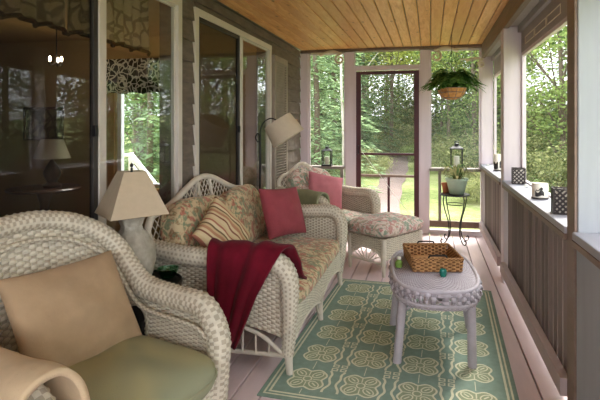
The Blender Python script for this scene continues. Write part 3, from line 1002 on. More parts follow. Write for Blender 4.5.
# ------------------------------------------------------------------ loveseat and matching armchair
def settee(name, label, cat, loc, rz, W, hz, sig, fab, ncush, depth=.44, group=None, seed=0):
    t = thing(name, label, cat, loc, rz, group)
    hw = W / 2; fx = depth; bx = -.40
    zs = .80
    rail = lambda y: zs + (hz - zs) * np.exp(-(y / sig) ** 2)
    bxz = lambda z: bx + .05 - (z - .3) * .13
    ys = np.linspace(-(hw - .07), hw - .07, 61)
    pts = [(bxz(.66) + .02, -hw, .66), (bxz(.74), -hw + .012, .745)] + [(bxz(rail(y)), y, rail(y)) for y in ys[::6]] + [(bxz(.74), hw - .012, .745), (bxz(.66) + .02, hw, .66)]
    MB().tube(crom(pts, 150), .021, 12).build('top_rail', MT['wicker_pole'], t, sharp=0)
    # open lattice below the rail, framed by two bent centre posts
    f = MB()
    for k in range(-60, 61):
        for s in (1, -1):
            c0 = k * .055
            seg = []
            for z in np.linspace(.52, hz, 40):
                y = c0 + s * (z - .6) * .8
                if abs(y) < hw - .03 and z < rail(y) - .005:
                    seg.append((bxz(z) + .004 * s, y, z))
                elif len(seg) > 2:
                    break
            if len(seg) > 2:
                f.tube(np.array(seg), .0038, 5)
    f.build('lattice_panel', MT['wicker_pole'], t, sharp=0)
    q = min(.11, hw * .25)
    for s in (1, -1):
        z1 = rail(q * .8)
        MB().tube(crom([(bxz(z1), s * q * .8, z1 - .01), (bxz(.8) + .005, s * q * .9, .82), (bxz(.6) + .005, s * q * 1.5, .60), (bxz(.4), s * q * 1.7, .38)], 24), .012, 8).build('back_post', MT['wicker_pole'], t, sharp=0)
    weave_sheet(MB(), lambda U, V: np.stack([bxz(.14 + .46 * V), -hw + 2 * hw * U, .14 + .46 * V], -1), 2 * hw, .46, .027, .0115, .0055).build('back_panel', W2['wicker'], t, solid=.008, sharp=0)
    for s in (1, -1):
        ap = crom([(bxz(.66), s * hw, .655), (-.2, s * (hw + .004), .628), (.05, s * (hw + .01), .615), (fx - .12, s * (hw + .012), .625), (fx - .03, s * (hw + .010), .605), (fx + .015, s * (hw + .004), .53), (fx + .02, s * hw, .40), (fx + .012, s * (hw - .012), .24), (fx, s * (hw - .02), .11)], 220)
        rr = np.interp(np.arange(220), [0, 60, 130, 170, 219], [.05, .054, .054, .046, .032])
        MB().tube(ap, rr, 26, weave=(.021, .013, .0048)).build('arm_roll', W2['wicker'], t, sharp=0)
        weave_sheet(MB(), lambda U, V: np.stack([bx + .03 + (fx - bx - .03) * U, s * (hw - .004) + 0 * U, .27 + .33 * V - .075 * np.abs(2 * U - 1) ** 2.2 * (1 - V)], -1), fx - bx, .33, .027, .0115, .0055, flip=s > 0).build('arm_panel', W2['wicker'], t, solid=.008, sharp=0)
        arch = crom([(bx + .05, s * (hw - .002), .13), (bx + .2, s * (hw - .002), .225), (0, s * (hw - .002), .262), (fx - .18, s * (hw - .002), .225), (fx - .02, s * (hw - .002), .12)], 60)
        ao = MB().tube(arch, .012, 10).build('arch', MT['wicker_pole'], t, sharp=0)
        MB().rod((bx + .03, s * (hw - .002), .105), (fx, s * (hw - .015), .105), .013, 10).build('stretcher', MT['wicker_pole'], t)
        for xx in np.linspace(bx + .13, fx - .1, 9):
            zt = np.interp(xx, arch[:, 0], arch[:, 2])
            MB().rod((xx, s * (hw - .004), .11), (xx, s * (hw - .002), zt), .006, 6).build('spoke', MT['wicker_pole'], ao)
    nl = 3 if W > 1.1 else 2
    ly = np.linspace(-(hw - .02), hw - .02, nl)
    def zb(y):
        k = (y + hw - .02) / (2 * (hw - .02)) * (nl - 1)
        return .115 + .075 * np.abs(np.sin(np.clip(k, 0, nl - 1) * PI)) ** .7
    weave_sheet(MB(), lambda U, V: np.stack([fx + .012 + 0 * U, -(hw - .03) + 2 * (hw - .03) * U, zb(-(hw - .03) + 2 * (hw - .03) * U) * (1 - V) + .32 * V], -1), 2 * hw - .06, .2, .027, .0115, .0055).build('front_apron', W2['wicker'], t, solid=.008, sharp=0)
    yy = np.linspace(-(hw - .03), hw - .03, 90)
    MB().tube(np.c_[np.full(90, fx + .014), yy, zb(yy)], .009, 8).build('apron_edge', MT['wicker_pole'], t, sharp=0)
    for y in ly:
        lg = MB().tube(crom([(fx + .006, y, .16), (fx + .008, y, .08), (fx + .014, y, 0.0)], 10), np.linspace(.026, .019, 10), 10).build('leg', MT['wicker_pole'], t)
        if nl == 3 and abs(y) < .1:
            mid_leg = lg
        MB().rod((bx + .03, y, 0), (bx + .03, y, .2), .02, 8, .024).build('leg', MT['wicker_pole'], t)
    if nl == 3:
        for s in (1, -1):
            MB().tube(crom([(fx + .01, 0, .03), (fx - .0, s * .05, .09), (fx + .012, s * .13, .165)], 12), .008, 8).build('leg_brace', MT['wicker_pole'], mid_leg)
    MB().span((bx + .05, -hw + .03, .26), (fx, hw - .03, .295)).build('seat_deck', MT['wicker_pole'], t, False, .004)
    MB().superq((.83, W - .09, .15), n=8, m=3.4, crown=.12, k=26, noise=.004, c=(.075, 0, .368), seed=seed).build('seat_cushion', fab, t, weld=True, sharp=0)['label'] = 'floral chintz seat cushion'
    cw = (W - .14) / ncush
    for k in range(ncush):
        y = -(W - .14) / 2 + cw * (k + .5)
        ob = MB().superq((.20, cw * 1.0, .46), n=4.5, m=3.2, k=22, noise=.004, seed=seed + k + 1).build('back_cushion', fab, t, weld=True, sharp=0)
        ob.location = (bx + .125, y, .64 + (.02 if k == 0 else .0)); ob.rotation_euler = (R(3 if k else -4), R(-15), R(2 if k else -3))
        ob['label'] = 'floral chintz back cushion'
    return t


settee('wicker_loveseat', 'cream wicker loveseat with floral cushions, camel back and three front legs, along the dark wall', 'sofa', (-1.20, 3.16, 0), 0, 1.50, .985, .42, MT['floral'], 2)
settee('floral_armchair', 'cream wicker armchair with pale floral cushions in the far corner behind the ottoman', 'armchair', (-1.09, 4.93, 0), R(-34.4), .72, .93, .17, MT['floral_pale'], 1, depth=.36, seed=9)


def prop_pillow(name, mat, size, loc, yaw, tilt, roll, label, seed):
    """yaw: direction the face looks; tilt: lean back"""
    o = MB().pillow(size[0], size[1], size[2], seed=seed).build(name, mat, weld=True, sharp=0)
    q = Matrix.Rotation(yaw + PI / 2, 4, 'Z') @ Matrix.Rotation(-tilt, 4, 'X') @ Matrix.Rotation(roll, 4, 'Y')
    o.matrix_world = Matrix.Translation(loc) @ q
    return tag(o, label, 'pillow')


prop_pillow('throw_pillow', MT['tan_pillow'], (.47, .40, .15), (-1.315, 1.525, .645), R(-12), R(30), R(1), 'plain tan square pillow leaning in the foreground armchair', 2)
prop_pillow('throw_pillow', MT['rose_pillow'], (.45, .40, .15), (-1.16, 3.60, .665), R(-22), R(20), R(4), 'deep rose square pillow standing on the loveseat seat', 3)
prop_pillow('throw_pillow', MT['stripe'], (.37, .37, .13), (-1.26, 2.70, .675), R(-14), R(26), R(-33), 'brown and cream striped pillow tilted on its corner on the loveseat', 5)
prop_pillow('throw_pillow', MT['pink_pillow'], (.42, .38, .14), (-1.12, 4.97, .650), R(-50), R(22), R(14), 'pink square pillow in the far corner armchair', 8)

# maroon knit throw over the near arm of the loveseat
prof = [(2.62, .475), (2.54, .52), (2.485, .62), (2.45, .69), (2.40, .715), (2.35, .70), (2.325, .63), (2.318, .52), (2.315, .40), (2.312, .28), (2.31, .17)]


def mar(v):
    x0 = np.interp(v, [0, .3, .5, 1], [-1.19, -1.19, -1.18, -1.16])
    x1 = np.interp(v, [0, .2, .38, .5, .7, 1], [-.70, -.70, -.74, -.80, -.90, -1.01])
    return x0, x1


o = MB().gridf(draped(prof, mar, n=70, m=80, fold=.006, waves=2.6, seed=2)).build('throw_blanket', MT['maroon'], solid=.016, sharp=0, off=0)
tag(o, 'maroon knitted throw draped over the near arm of the loveseat', 'blanket')

# sage towel over the near arm of the far armchair (built in the chair frame)
cc, ss = math.cos(R(-34.4)), math.sin(R(-34.4))
prof = [(-.27, .50), (-.278, .60), (-.30, .672), (-.345, .70), (-.39, .695), (-.43, .66), (-.444, .58), (-.445, .46), (-.445, .36)]
P = draped(prof, lambda v: (-.22, .33), n=40, m=50, fold=.003, waves=1.5, seed=8)
o = MB().gridf(P).build('hand_towel', MT['sage_towel'], solid=.018, sharp=0, off=0)
o.location = (-1.09, 4.93, 0); o.rotation_euler = (0, 0, R(-34.4))
tag(o, 'sage green towel folded over the near arm of the far corner armchair', 'towel')

# ------------------------------------------------------------------ ottoman
t = thing('wicker_ottoman', 'cream wicker ottoman with a puffy floral cushion in front of the far armchair', 'ottoman', (-.425, 4.535, 0), R(-34.4))
ox, oy = .21, .275
for s in (1, -1):
    weave_sheet(MB(), lambda U, V: np.stack([s * ox + 0 * U, -oy + 2 * oy * U, (.13 + .04 * np.sin(U * PI)) * (1 - V) + .335 * V], -1), 2 * oy, .2, .027, .0115, .0055, flip=s < 0).build('side_panel', W2['wicker'], t, solid=.008, sharp=0)
    weave_sheet(MB(), lambda U, V: np.stack([-ox + 2 * ox * U, s * oy + 0 * U, (.115 + .12 * np.sin(U * PI) ** .6) * (1 - V) + .335 * V], -1), 2 * ox, .16, .027, .0115, .0055, flip=s > 0).build('end_panel', W2['wicker'], t, solid=.008, sharp=0)
    a = np.linspace(0, PI, 40)
    ao = MB().tube(np.c_[-ox * .92 * np.cos(a), np.full(40, s * oy), .105 + .13 * np.sin(a) ** .6], .011, 8).build('arch', MT['wicker_pole'], t, sharp=0)
    for k in range(1, 8):
        an = k * PI / 8
        MB().rod((-.045 * math.cos(an), s * oy, .115), (-ox * .9 * math.cos(an), s * oy, .105 + .13 * math.sin(an) ** .6), .0055, 6).build('spoke', MT['wicker_pole'], ao)
    MB().rod((-ox, s * oy, .108), (ox, s * oy, .108), .010, 8).build('stretcher', MT['wicker_pole'], t)
    for s2 in (1, -1):
        MB().tube(np.array([(s2 * ox, s * oy, 0), (s2 * ox, s * oy, .1), (s2 * ox, s * oy, .22), (s2 * ox, s * oy, .335)], float), [.016, .02, .024, .024], 12).build('leg', MT['wicker_pole'], t)
MB().span((-ox, -oy, .30), (ox, oy, .33)).build('seat_deck', MT['wicker_pole'], t, False, .004)
MB().superq((2 * ox + .11, 2 * oy + .13, .15), n=6, m=2.8, crown=.25, k=22, noise=.004, c=(0, 0, .405), seed=12).build('cushion', MT['floral_pale'], t, weld=True, sharp=0)['label'] = 'pale floral chintz cushion'

# ------------------------------------------------------------------ coffee table
TZ = .475
t = thing('wicker_coffee_table', 'oval whitewashed wicker coffee table standing on the green rug', 'coffee table', (.015, 3.01, 0), R(5))
NA = 168
ang = np.arange(NA + 1) / NA * 2 * PI


def oval(a, s=1.0, extra=0.0):
    e = 2 / 2.9
    x = (.245 + extra) * s * np.sign(np.cos(a)) * np.abs(np.cos(a)) ** e
    y = (.435 + extra) * s * np.sign(np.sin(a)) * np.abs(np.sin(a)) ** e
    return x, y


def topfn(U, V):
    a = U * 2 * PI
    s = .04 + .96 * V
    x, y = oval(a, s)
    return np.stack([x, y, TZ - .016 * V ** 6], -1)


tt = weave_sheet(MB(), topfn, 1.32, .33, .011, .011, .0026, flip=True, su=4, holes=False).build('tabletop', W2['wicker_grey'], t, sharp=0)


def apfn(U, V):
    x, y = oval(U * 2 * PI, 1.0, .004 + .016 * np.sin(V * PI * .9))
    return np.stack([x, y, .375 + (TZ - .02 - .375) * V], -1)


apo = weave_sheet(MB(), apfn, 2.2, .085, .036, .020, .009, flip=False, keep=lambda U, V, P: ~((np.abs(np.sin(U * 61 * PI)) > .80) & (np.abs(V - .45) < .24))).build('apron', W2['wicker_grey'], t, solid=.006, sharp=0)
for (z, ex, r) in ((TZ - .016, .006, .011), (.385, .012, .010), (.368, .006, .007)):
    x, y = oval(np.arange(220) / 220 * 2 * PI, 1, ex)
    MB().tube(np.c_[x, y, np.full(220, z)], r, 8, closed=True, weave=(.008, .014, .0022)).build('braided_edge', W2['wicker_grey'], tt, sharp=0)
f = MB()
for k in range(66):
    for s in (1, -1):
        a0 = k / 66 * 2 * PI
        q = np.linspace(0, 1, 6)
        x, y = oval(a0 + s * q * .12, 1, .016)
        f.tube(np.c_[x, y, .385 + q * .06], .0042, 5)
f.build('apron_lacework', W2['wicker_grey'], apo, sharp=0)
MB().span((-.19, -.36, .39), (.19, .36, .42)).build('underframe', W2['wicker_grey'], t, False, .004)
for (a, b, c_, d_) in ((-.19, -.30, -.228, -.315), (.185, -.30, .19, -.315), (-.20, .22, -.245, .20), (.20, .22, .262, .20)):
    pth = np.linspace(0, 1, 60)[:, None] * (np.array([a, b, .42]) - np.array([c_, d_, 0])) + np.array([c_, d_, 0])
    MB().tube(pth, np.linspace(.0245, .0255, 60) + .0012 * np.cos(np.arange(60) * PI), 14).build('leg', MT['wicker_grey'], t, sharp=0)
MB().tube(crom([(-.19, -.30, .30), (-.1, -.30, .345), (0, -.30, .36), (.1, -.30, .345), (.195, -.30, .30)], 40), .010, 8).build('arch_brace', W2['wicker_grey'], t)
for s in (-1, 1):
    MB().tube(crom([(s * .195, -.30, .30), (s * .197, -.18, .35), (s * .198, -.04, .36), (s * .2, .1, .35), (s * .2, .22, .30)], 40), .009, 8).build('arch_brace', W2['wicker_grey'], t)

# basket tray
t = thing('basket_tray', 'rectangular brown woven basket tray on the wicker coffee table', 'basket', (.009, 3.035, TZ + .004), R(12))
bw, bd, bh = .142, .172, .074
for s in (1, -1):
    ls = weave_sheet(MB(), lambda U, V: np.stack([-bw + 2 * bw * U, s * bd + s * .008 * V + 0 * U, .004 + (bh) * V], -1), 2 * bw, bh, .022, .011, .003, flip=s > 0).build('long_side', W2['basket'], t, solid=.010, sharp=0)
    weave_sheet(MB(), lambda U, V: np.stack([s * bw + s * .008 * V + 0 * U, -bd + 2 * bd * U, .004 + (bh) * V], -1), 2 * bd, bh, .022, .011, .003, flip=s < 0).build('short_side', W2['basket'], t, solid=.010, sharp=0)
    MB().tube(crom([(-.055, s * (bd + .010), bh), (-.053, s * (bd + .006), bh + .016), (-.04, s * (bd + .004), bh + .024), (.04, s * (bd + .004), bh + .024), (.053, s * (bd + .006), bh + .016), (.055, s * (bd + .010), bh)], 40), .0055, 8).build('handle', MT['black_metal'], ls)
x = np.array([(-bw - .008, -bd - .008), (bw + .008, -bd - .008), (bw + .008, bd + .008), (-bw - .008, bd + .008)])
loop = np.vstack([np.linspace(x[i], x[(i + 1) % 4], 24, endpoint=False) for i in range(4)])
MB().tube(np.c_[loop, np.full(len(loop), bh + .004)], .008, 8, closed=True, weave=(.008, .012, .0016)).build('rim', W2['basket'], t, sharp=0)
MB().span((-bw, -bd, 0), (bw, bd, .008)).build('bottom', W2['basket'], t, False)
t = thing('glass_votive', 'small teal glass votive on the coffee table in front of the basket tray', 'candle holder', (.075, 2.80, TZ))
MB().lathe([(.016, 0), (.02, .01), (.021, .035), (.017, .044), (.013, .044), (.015, .012), (0, .012)], 20).build('cup', MT['teal'], t)
t = thing('glass_jar', 'small green bottle standing left of the basket tray', 'bottle', (-.19, 2.93, TZ))
MB().lathe([(.019, 0), (.023, .008), (.023, .032), (.012, .044), (.010, .052), (0, .052)], 20).build('body', MT['apple'], t)
MB().lathe([(.012, .050), (.013, .064), (0, .066)], 14).build('stopper', MT['candle'], t)

# ------------------------------------------------------------------ rug
def rug():
    W2, L2 = .635, .925
    mb = MB()
    mb.span((-W2, -L2, 0), (W2, L2, .006), 0)
    z0 = .0068

    def ribbon(pts, w, mi, closed=False, z=z0):
        P = np.asarray(pts, float)
        if closed:
            T = np.roll(P, -1, 0) - np.roll(P, 1, 0)
        else:
            T = np.gradient(P, axis=0)
        T /= np.linalg.norm(T, axis=1)[:, None] + 1e-9
        N = np.c_[-T[:, 1], T[:, 0]]
        A = P + N * w / 2; B = P - N * w / 2
        X = np.stack([np.c_[A, np.full(len(A), z)], np.c_[B, np.full(len(A), z)]], 1)
        mb.gridf(X[::-1] if False else X, closed, False, mi)

    def rectr(cx, cy, hx, hy, w, mi, z=z0):
        for (a, b) in (((cx - hx - w / 2, cy - hy), (cx + hx + w / 2, cy - hy)), ((cx + hx, cy - hy), (cx + hx, cy + hy)), ((cx + hx + w / 2, cy + hy), (cx - hx - w / 2, cy + hy)), ((cx - hx, cy + hy), (cx - hx, cy - hy))):
            ribbon([a, b], w, mi, z=z)
    p = .288
    th = np.linspace(0, 2 * PI, 72, endpoint=False)
    for i in range(4):
        for j in range(6):
            cx, cy = (i - 1.5) * p, (j - 2.5) * p
            rr = .098 * (1 + .16 * np.cos(4 * (th - PI / 4)) - .05 * np.cos(8 * th))
            # olive field inside the medallion
            Vv = np.vstack([[cx, cy, .0064], np.c_[cx + rr * np.cos(th), cy + rr * np.sin(th), np.full(72, .0064)]])
            mb.add(Vv, [(0, k + 1, (k + 1) % 72 + 1) for k in range(72)], 2)
            ribbon(np.c_[cx + rr * np.cos(th), cy + rr * np.sin(th)], .0105, 1, True)
            t2 = np.linspace(0, 2 * PI, 24, endpoint=False)
            for q in range(4):
                a = PI / 4 + q * PI / 2
                ex, ey = math.cos(a), math.sin(a)
                lo = .033 * np.cos(t2); la = .022 * np.sin(t2)
                ribbon(np.c_[cx + ex * (.066 + lo) - ey * la, cy + ey * (.066 + lo) + ex * la], .007, 1, True, .0070)
                ribbon([(cx + ex * .05, cy + ey * .05), (cx + ex * .085, cy + ey * .085)], .008, 1, z=.0072)
                b = q * PI / 2
                ribbon([(cx + math.cos(b) * .03, cy + math.sin(b) * .03), (cx + math.cos(b) * .078, cy + math.sin(b) * .078)], .006, 1, z=.0071)
            ribbon(np.c_[cx + .022 * np.cos(t2), cy + .022 * np.sin(t2)], .008, 1, True, .0073)
            for (sx, sy) in ((0, 1), (0, -1)):
                ribbon([(cx, cy + sy * .1), (cx, cy + sy * p / 2)], .004, 1)
    for i in range(5):
        bx_ = (i - 2) * p
        inner = 0 < i < 4
        for j in range(7):
            by_ = (j - 3) * p
            if 0 < i < 4 and 0 < j < 6:
                for sx in (1, -1):
                    for sy in (1, -1):
                        rectr(bx_ + sx * .024, by_ + sy * .020, .014, .011, .008, 1)
        if inner:
            for j in range(6):
                y0 = (j - 3) * p
                s = np.linspace(.04, p - .04, 20)
                for sx in (1, -1):
                    ribbon(np.c_[bx_ + sx * (.040 - .018 * np.sin((s - .04) / (p - .08) * PI) + .006 * np.sin((s - .04) / (p - .08) * 4 * PI)), y0 + s], .013, 1)
    for (hx, hy, w) in ((.585, .875, .012), (.608, .898, .010)):
        rectr(0, 0, hx, hy, w, 1)
    o = mb.build('area_rug', [MT['rug_green'], MT['rug_cream'], MT['rug_olive']], smooth=False)
    o.location = (-.18, 3.105, .0005); o.rotation_euler = (0, 0, R(-2.2))
    return tag(o, 'sage green rug with cream quatrefoil medallions on the painted floor', 'rug')


rug()

# ------------------------------------------------------------------ side table, lamps
t = thing('side_table', 'small round black side table between the two wicker seats', 'side table', (-1.455, 2.13, 0))
MB().lathe([(0, .525), (.19, .525), (.205, .533), (.209, .552), (.202, .556), (.194, .545), (0, .543)], 36).build('tray_top', MT['black_metal'], t)
MB().lathe([(.12, .02), (.14, .04), (.05, .08), (.045, .3), (.06, .48), (.14, .525)], 24).build('pedestal', MT['black_metal'], t)
MB().lathe([(.17, 0), (.17, .02), (.12, .03)], 28).build('base', MT['black_metal'], t)
t = thing('table_lamp', 'table lamp with a square tan shade and lumpy pale pottery base between the wicker seats', 'lamp', (-1.455, 2.06, .547))
MB().lathe([(.062, 0), (.075, .01), (.10, .07), (.112, .14), (.105, .215), (.075, .27), (.052, .294), (.047, .314), (.06, .342), (.072, .36), (.066, .362), (.045, .324), (0, .314)], 36,
           wob=lambda a, z: 1 + .05 * np.sin(7 * a + 20 * z) + .04 * np.sin(13 * a - 30 * z)).build('lamp_base', MT['ceramic'], t)
MB().rod((0, 0, .26), (0, 0, .60), .006, 8).build('stem', MT['black_metal'], t)
z0, z1, a0, a1 = .372, .582, .136, .052
V = [(-a0, -a0, z0), (a0, -a0, z0), (a0, a0, z0), (-a0, a0, z0), (-a1, -a1, z1), (a1, -a1, z1), (a1, a1, z1), (-a1, a1, z1)]
o = MB().add(V, [(0, 1, 5, 4), (1, 2, 6, 5), (2, 3, 7, 6), (3, 0, 4, 7)]).build('lamp_shade', MT['lamp_shade'], t, False, solid=.004)
o.rotation_euler = (0, 0, R(53))
MB().lathe([(.0, .60), (.008, .605), (.010, .615), (0, .625)], 12).build('finial', MT['black_metal'], o)
t = thing('green_glass_dish', 'green glass dish on the black side table beside the loveseat arm', 'dish', (-1.37, 2.25, .547))
MB().lathe([(.03, 0), (.035, .004), (.05, .03), (.056, .05), (.051, .05), (.045, .03), (.03, .01), (0, .008)], 24).build('bowl', MT['green_glass'], t)
MB().lathe([(.018, .008), (.018, .065), (.014, .066), (.012, .05), (0, .05)], 16).build('votive', MT['clear_glass'], t)

t = thing('floor_lamp', 'black floor lamp with a tilted cream drum shade behind the far end of the loveseat', 'lamp', (-1.56, 4.13, 0))
MB().lathe([(.12, 0), (.12, .015), (.04, .03), (.012, .05)], 28).build('base', MT['black_metal'], t)
MB().rod((0, 0, .04), (0, 0, 1.28), .011, 10).build('pole', MT['black_metal'], t)
MB().tube(crom([(0, 0, 1.24), (-.02, -.0, 1.29), (-.045, 0, 1.25), (-.02, 0, 1.21), (0, 0, 1.23)], 24), .006, 8).build('scroll', MT['black_metal'], t)
MB().tube(crom([(0, 0, 1.27), (.005, 0, 1.33), (.035, .01, 1.395), (.09, .02, 1.43), (.14, .03, 1.42), (.165, .04, 1.39)], 30), .006, 8).build('arm', MT['black_metal'], t)
o = MB().lathe([(.166, -.10), (.140, .10)], 40).build('lamp_shade', MT['cream_shade'], t, solid=.004)
o.location = (.21, .05, 1.325); o.rotation_euler = Euler((0, R(-33), R(12)), 'XYZ')
o = MB().lathe([(0, -.09), (.028, -.07), (.03, -.04), (.015, 0), (.014, .06), (0, .06)], 16).build('bulb', MT['candle'], t)
o.location = (.21, .05, 1.325); o.rotation_euler = Euler((0, R(-33), R(12)), 'XYZ')

# ------------------------------------------------------------------ plant stand and plants
t = thing('plant_stand', 'black wrought-iron plant stand with scrolled feet by the far right bay', 'plant stand', (.285, 5.62, 0))
MB().lathe([(0, .555), (.165, .555), (.172, .562), (.165, .570), (0, .570)], 32).build('top', MT['black_metal'], t)
MB().tube(np.c_[.10 * np.cos(np.arange(40) / 40 * 2 * PI), .10 * np.sin(np.arange(40) / 40 * 2 * PI), np.full(40, .45)], .005, 6, closed=True).build('ring', MT['black_metal'], t)
for k in range(4):
    a = k * PI / 2 + R(35)
    prof = [(.155, .555), (.165, .5), (.145, .4), (.10, .27), (.085, .16), (.10, .07), (.145, .012), (.185, .012), (.20, .04), (.185, .062), (.168, .05)]
    P = crom([(r_ * math.cos(a), r_ * math.sin(a), z_) for r_, z_ in prof], 60)
    MB().tube(P, .0065, 8).build('leg', MT['black_metal'], t)


def blade(mb, pts, w, n=10, mi=0, up=(0, 0, 1)):
    P = crom(pts, n)
    T = np.gradient(P, axis=0); T /= np.linalg.norm(T, axis=1)[:, None]
    S = np.cross(T, np.array(up)); S /= np.linalg.norm(S, axis=1)[:, None] + 1e-9
    pr = np.sin(np.linspace(.18, 1, n) * PI) ** .7 * w / 2
    pr[-1] = .0006
    mb.gridf(np.stack([P - S * pr[:, None], P + np.cross(S, T) * -.15 * w, P + S * pr[:, None]], 1), mi=mi)


t = thing('potted_plant', 'spiky variegated plant in a pale green flared pot on the iron plant stand', 'potted plant', (.305, 5.60, .571))
MB().lathe([(.075, 0), (.082, .006), (.118, .155), (.128, .16), (.128, .185), (.118, .185), (.112, .15), (0, .15)], 32, wob=lambda a, z: 1 + .018 * np.cos(16 * a)).build('pot', MT['planter'], t)
f = MB()
rs = random.Random(5)
for k in range(46):
    a = rs.uniform(0, 2 * PI); l = rs.uniform(.12, .26); h = rs.uniform(.07, .19)
    dx, dy = math.cos(a), math.sin(a)
    f_ = [(dx * .02, dy * .02, .14), (dx * l * .35, dy * l * .35, .15 + h * .85), (dx * l * .75, dy * l * .75, .15 + h), (dx * l, dy * l, .15 + h * .55)]
    blade(f, f_, rs.uniform(.016, .026))
f.build('foliage', MT['plant'], t, sharp=0)
t = thing('terracotta_pot', 'small terracotta pot behind the pale green pot on the plant stand', 'pot', (.185, 5.70, .571))
MB().lathe([(.034, 0), (.046, .085), (.052, .087), (.053, .115), (.046, .115), (.044, .09), (0, .085)], 24).build('body', MT['terracotta'], t)


def lantern(label, loc, w, h, rz=0):
    t = thing('lantern', label, 'lantern', loc, rz)
    MB().span((-w / 2, -w / 2, 0), (w / 2, w / 2, h * .07)).build('base', MT['black_metal'], t, False, .003)
    for sx in (1, -1):
        for sy in (1, -1):
            MB().span((sx * w * .42 - w * .045, sy * w * .42 - w * .045, h * .07), (sx * w * .42 + w * .045, sy * w * .42 + w * .045, h * .72)).build('corner_post', MT['black_metal'], t, False)
    f = MB()
    for s in (1, -1):
        f.span((s * w * .42 - .001, -w * .38, h * .08), (s * w * .42 + .001, w * .38, h * .71)); f.span((-w * .38, s * w * .42 - .001, h * .08), (w * .38, s * w * .42 + .001, h * .71))
    f.build('glass_panes', MT['clear_glass'], t, False)
    f = MB()
    f.span((-w * .52, -w * .52, h * .72), (w * .52, w * .52, h * .76))
    V = [(-w * .5, -w * .5, h * .76), (w * .5, -w * .5, h * .76), (w * .5, w * .5, h * .76), (-w * .5, w * .5, h * .76), (-w * .2, -w * .2, h * .86), (w * .2, -w * .2, h * .86), (w * .2, w * .2, h * .86), (-w * .2, w * .2, h * .86)]
    f.add(V, [(0, 1, 5, 4), (1, 2, 6, 5), (2, 3, 7, 6), (3, 0, 4, 7), (4, 5, 6, 7)])
    f.lathe([(w * .16, h * .86), (w * .2, h * .93), (w * .1, h * .95), (0, h * .96)], 14)
    ro = f.build('roof', MT['black_metal'], t, False)
    MB().tube(np.array([(w * .16 * math.cos(q), 0, h * .95 + w * .14 * math.sin(q)) for q in np.linspace(0, PI, 16)]), .004, 6).build('ring', MT['black_metal'], ro)
    MB().lathe([(0, h * .07), (w * .22, h * .07), (w * .22, h * .45), (w * .16, h * .46), (0, h * .455)], 18).build('candle', MT['candle'], t)
    return t


lantern('black metal lantern on the rail left of the screen door', (-1.335, YF + .02, .835), .135, .27, R(4))
lantern('taller black metal lantern on the rail behind the potted plant', (.325, YF + .02, .835), .16, .33, R(-3))

# ------------------------------------------------------------------ hanging fern
t = thing('hanging_fern', 'lush green fern in a hanging coconut-fibre basket near the far right corner', 'hanging plant', (.235, 5.30, 1.70))
bl = MB().lathe([(.03, -.045), (.09, -.03), (.135, .02), (.155, .075), (.145, .078), (.10, .07), (0, .07)], 30, wob=lambda a, z: 1 + .02 * np.sin(9 * a)).build('basket_liner', MT['coco'], t)
f = MB()
for rr_, zz in ((.158, .075), (.142, .028), (.095, -.03)):
    a = np.arange(36) / 36 * 2 * PI
    f.tube(np.c_[rr_ * np.cos(a), rr_ * np.sin(a), np.full(36, zz)], .004, 6, closed=True)
for k in range(10):
    a = k * 2 * PI / 10
    f.tube(crom([(.158 * math.cos(a), .158 * math.sin(a), .075), (.142 * math.cos(a), .142 * math.sin(a), .025), (.095 * math.cos(a), .095 * math.sin(a), -.03), (.03 * math.cos(a), .03 * math.sin(a), -.05)], 12), .0035, 6)
f.build('wire_frame', MT['brown_trim'], bl)
f = MB()
for k in range(3):
    a = k * 2 * PI / 3 + .4
    f.rod((.155 * math.cos(a), .155 * math.sin(a), .075), (0, 0, .50), .0025, 5)
f.rod((0, 0, .50), (0, 0, .67), .003, 6)
f.build('chain', MT['black_metal'], bl)
f = MB()
rs = random.Random(12)
for k in range(95):
    a = rs.uniform(0, 2 * PI); lay = rs.random()
    l = rs.uniform(.26, .43) * (1 - .35 * lay); h = .07 + .17 * lay * rs.uniform(.6, 1.2)
    drop = rs.uniform(.0, .08) * (1 - lay)
    dx, dy = math.cos(a), math.sin(a)
    P = crom([(dx * .03, dy * .03, .07), (dx * l * .35, dy * l * .35, .07 + h * .8), (dx * l * .72, dy * l * .72, .07 + h * .8 - drop * .3), (dx * l, dy * l, .07 + h * .45 - drop)], 22)
    T = np.gradient(P, axis=0); T /= np.linalg.norm(T, axis=1)[:, None]
    S = np.cross(T, [0, 0, 1.0]); S /= np.linalg.norm(S, axis=1)[:, None] + 1e-9
    for i in range(2, 22):
        ll = .052 * math.sin((i / 22) ** .8 * PI * .93 + .15) + .006
        for s in (1, -1):
            b = P[i]; d = S[i] * s * ll + T[i] * ll * .35 + np.array([0, 0, -ll * .22])
            wv_ = T[i] * .0085
            f.add([b - wv_, b + d * .55 - wv_ * .8, b + d, b + d * .55 + wv_ * .8, b + wv_], [(0, 1, 2, 3, 4)])
f.build('fronds', MT['fern'], t, smooth=False)

# ------------------------------------------------------------------ things on the right rail cap
CZ = .8905


def candle_jar(label, loc, r, h, rz, band):
    t = thing('candle_jar', label, 'candle', loc, rz)
    jo = MB().lathe([(r * .92, 0), (r, .006), (r, h - .004), (r * .95, h), (r * .86, h), (r * .84, h * .8), (0, h * .78)], 28).build('jar', MT['candle'], t)
    f = MB()
    for (a0, a1, z0, z1) in band:
        a = np.linspace(a0, a1, 14)
        f.gridf(np.stack([np.c_[r * 1.012 * np.cos(a), r * 1.012 * np.sin(a), np.full(14, z0 * h) + .012 * np.sin(a * 5) * .4], np.c_[r * 1.012 * np.cos(a), r * 1.012 * np.sin(a), np.full(14, z1 * h) + .010 * np.sin(a * 7)]], 1))
    f.build('dark_print', MT['dark_print'], jo, solid=.002)
    MB().lathe([(r * 1.02, 0), (r * 1.06, .004), (r * 1.06, .010), (r * 1.01, .012)], 28).build('foot_ring', MT['lattice_metal'], jo)
    return t


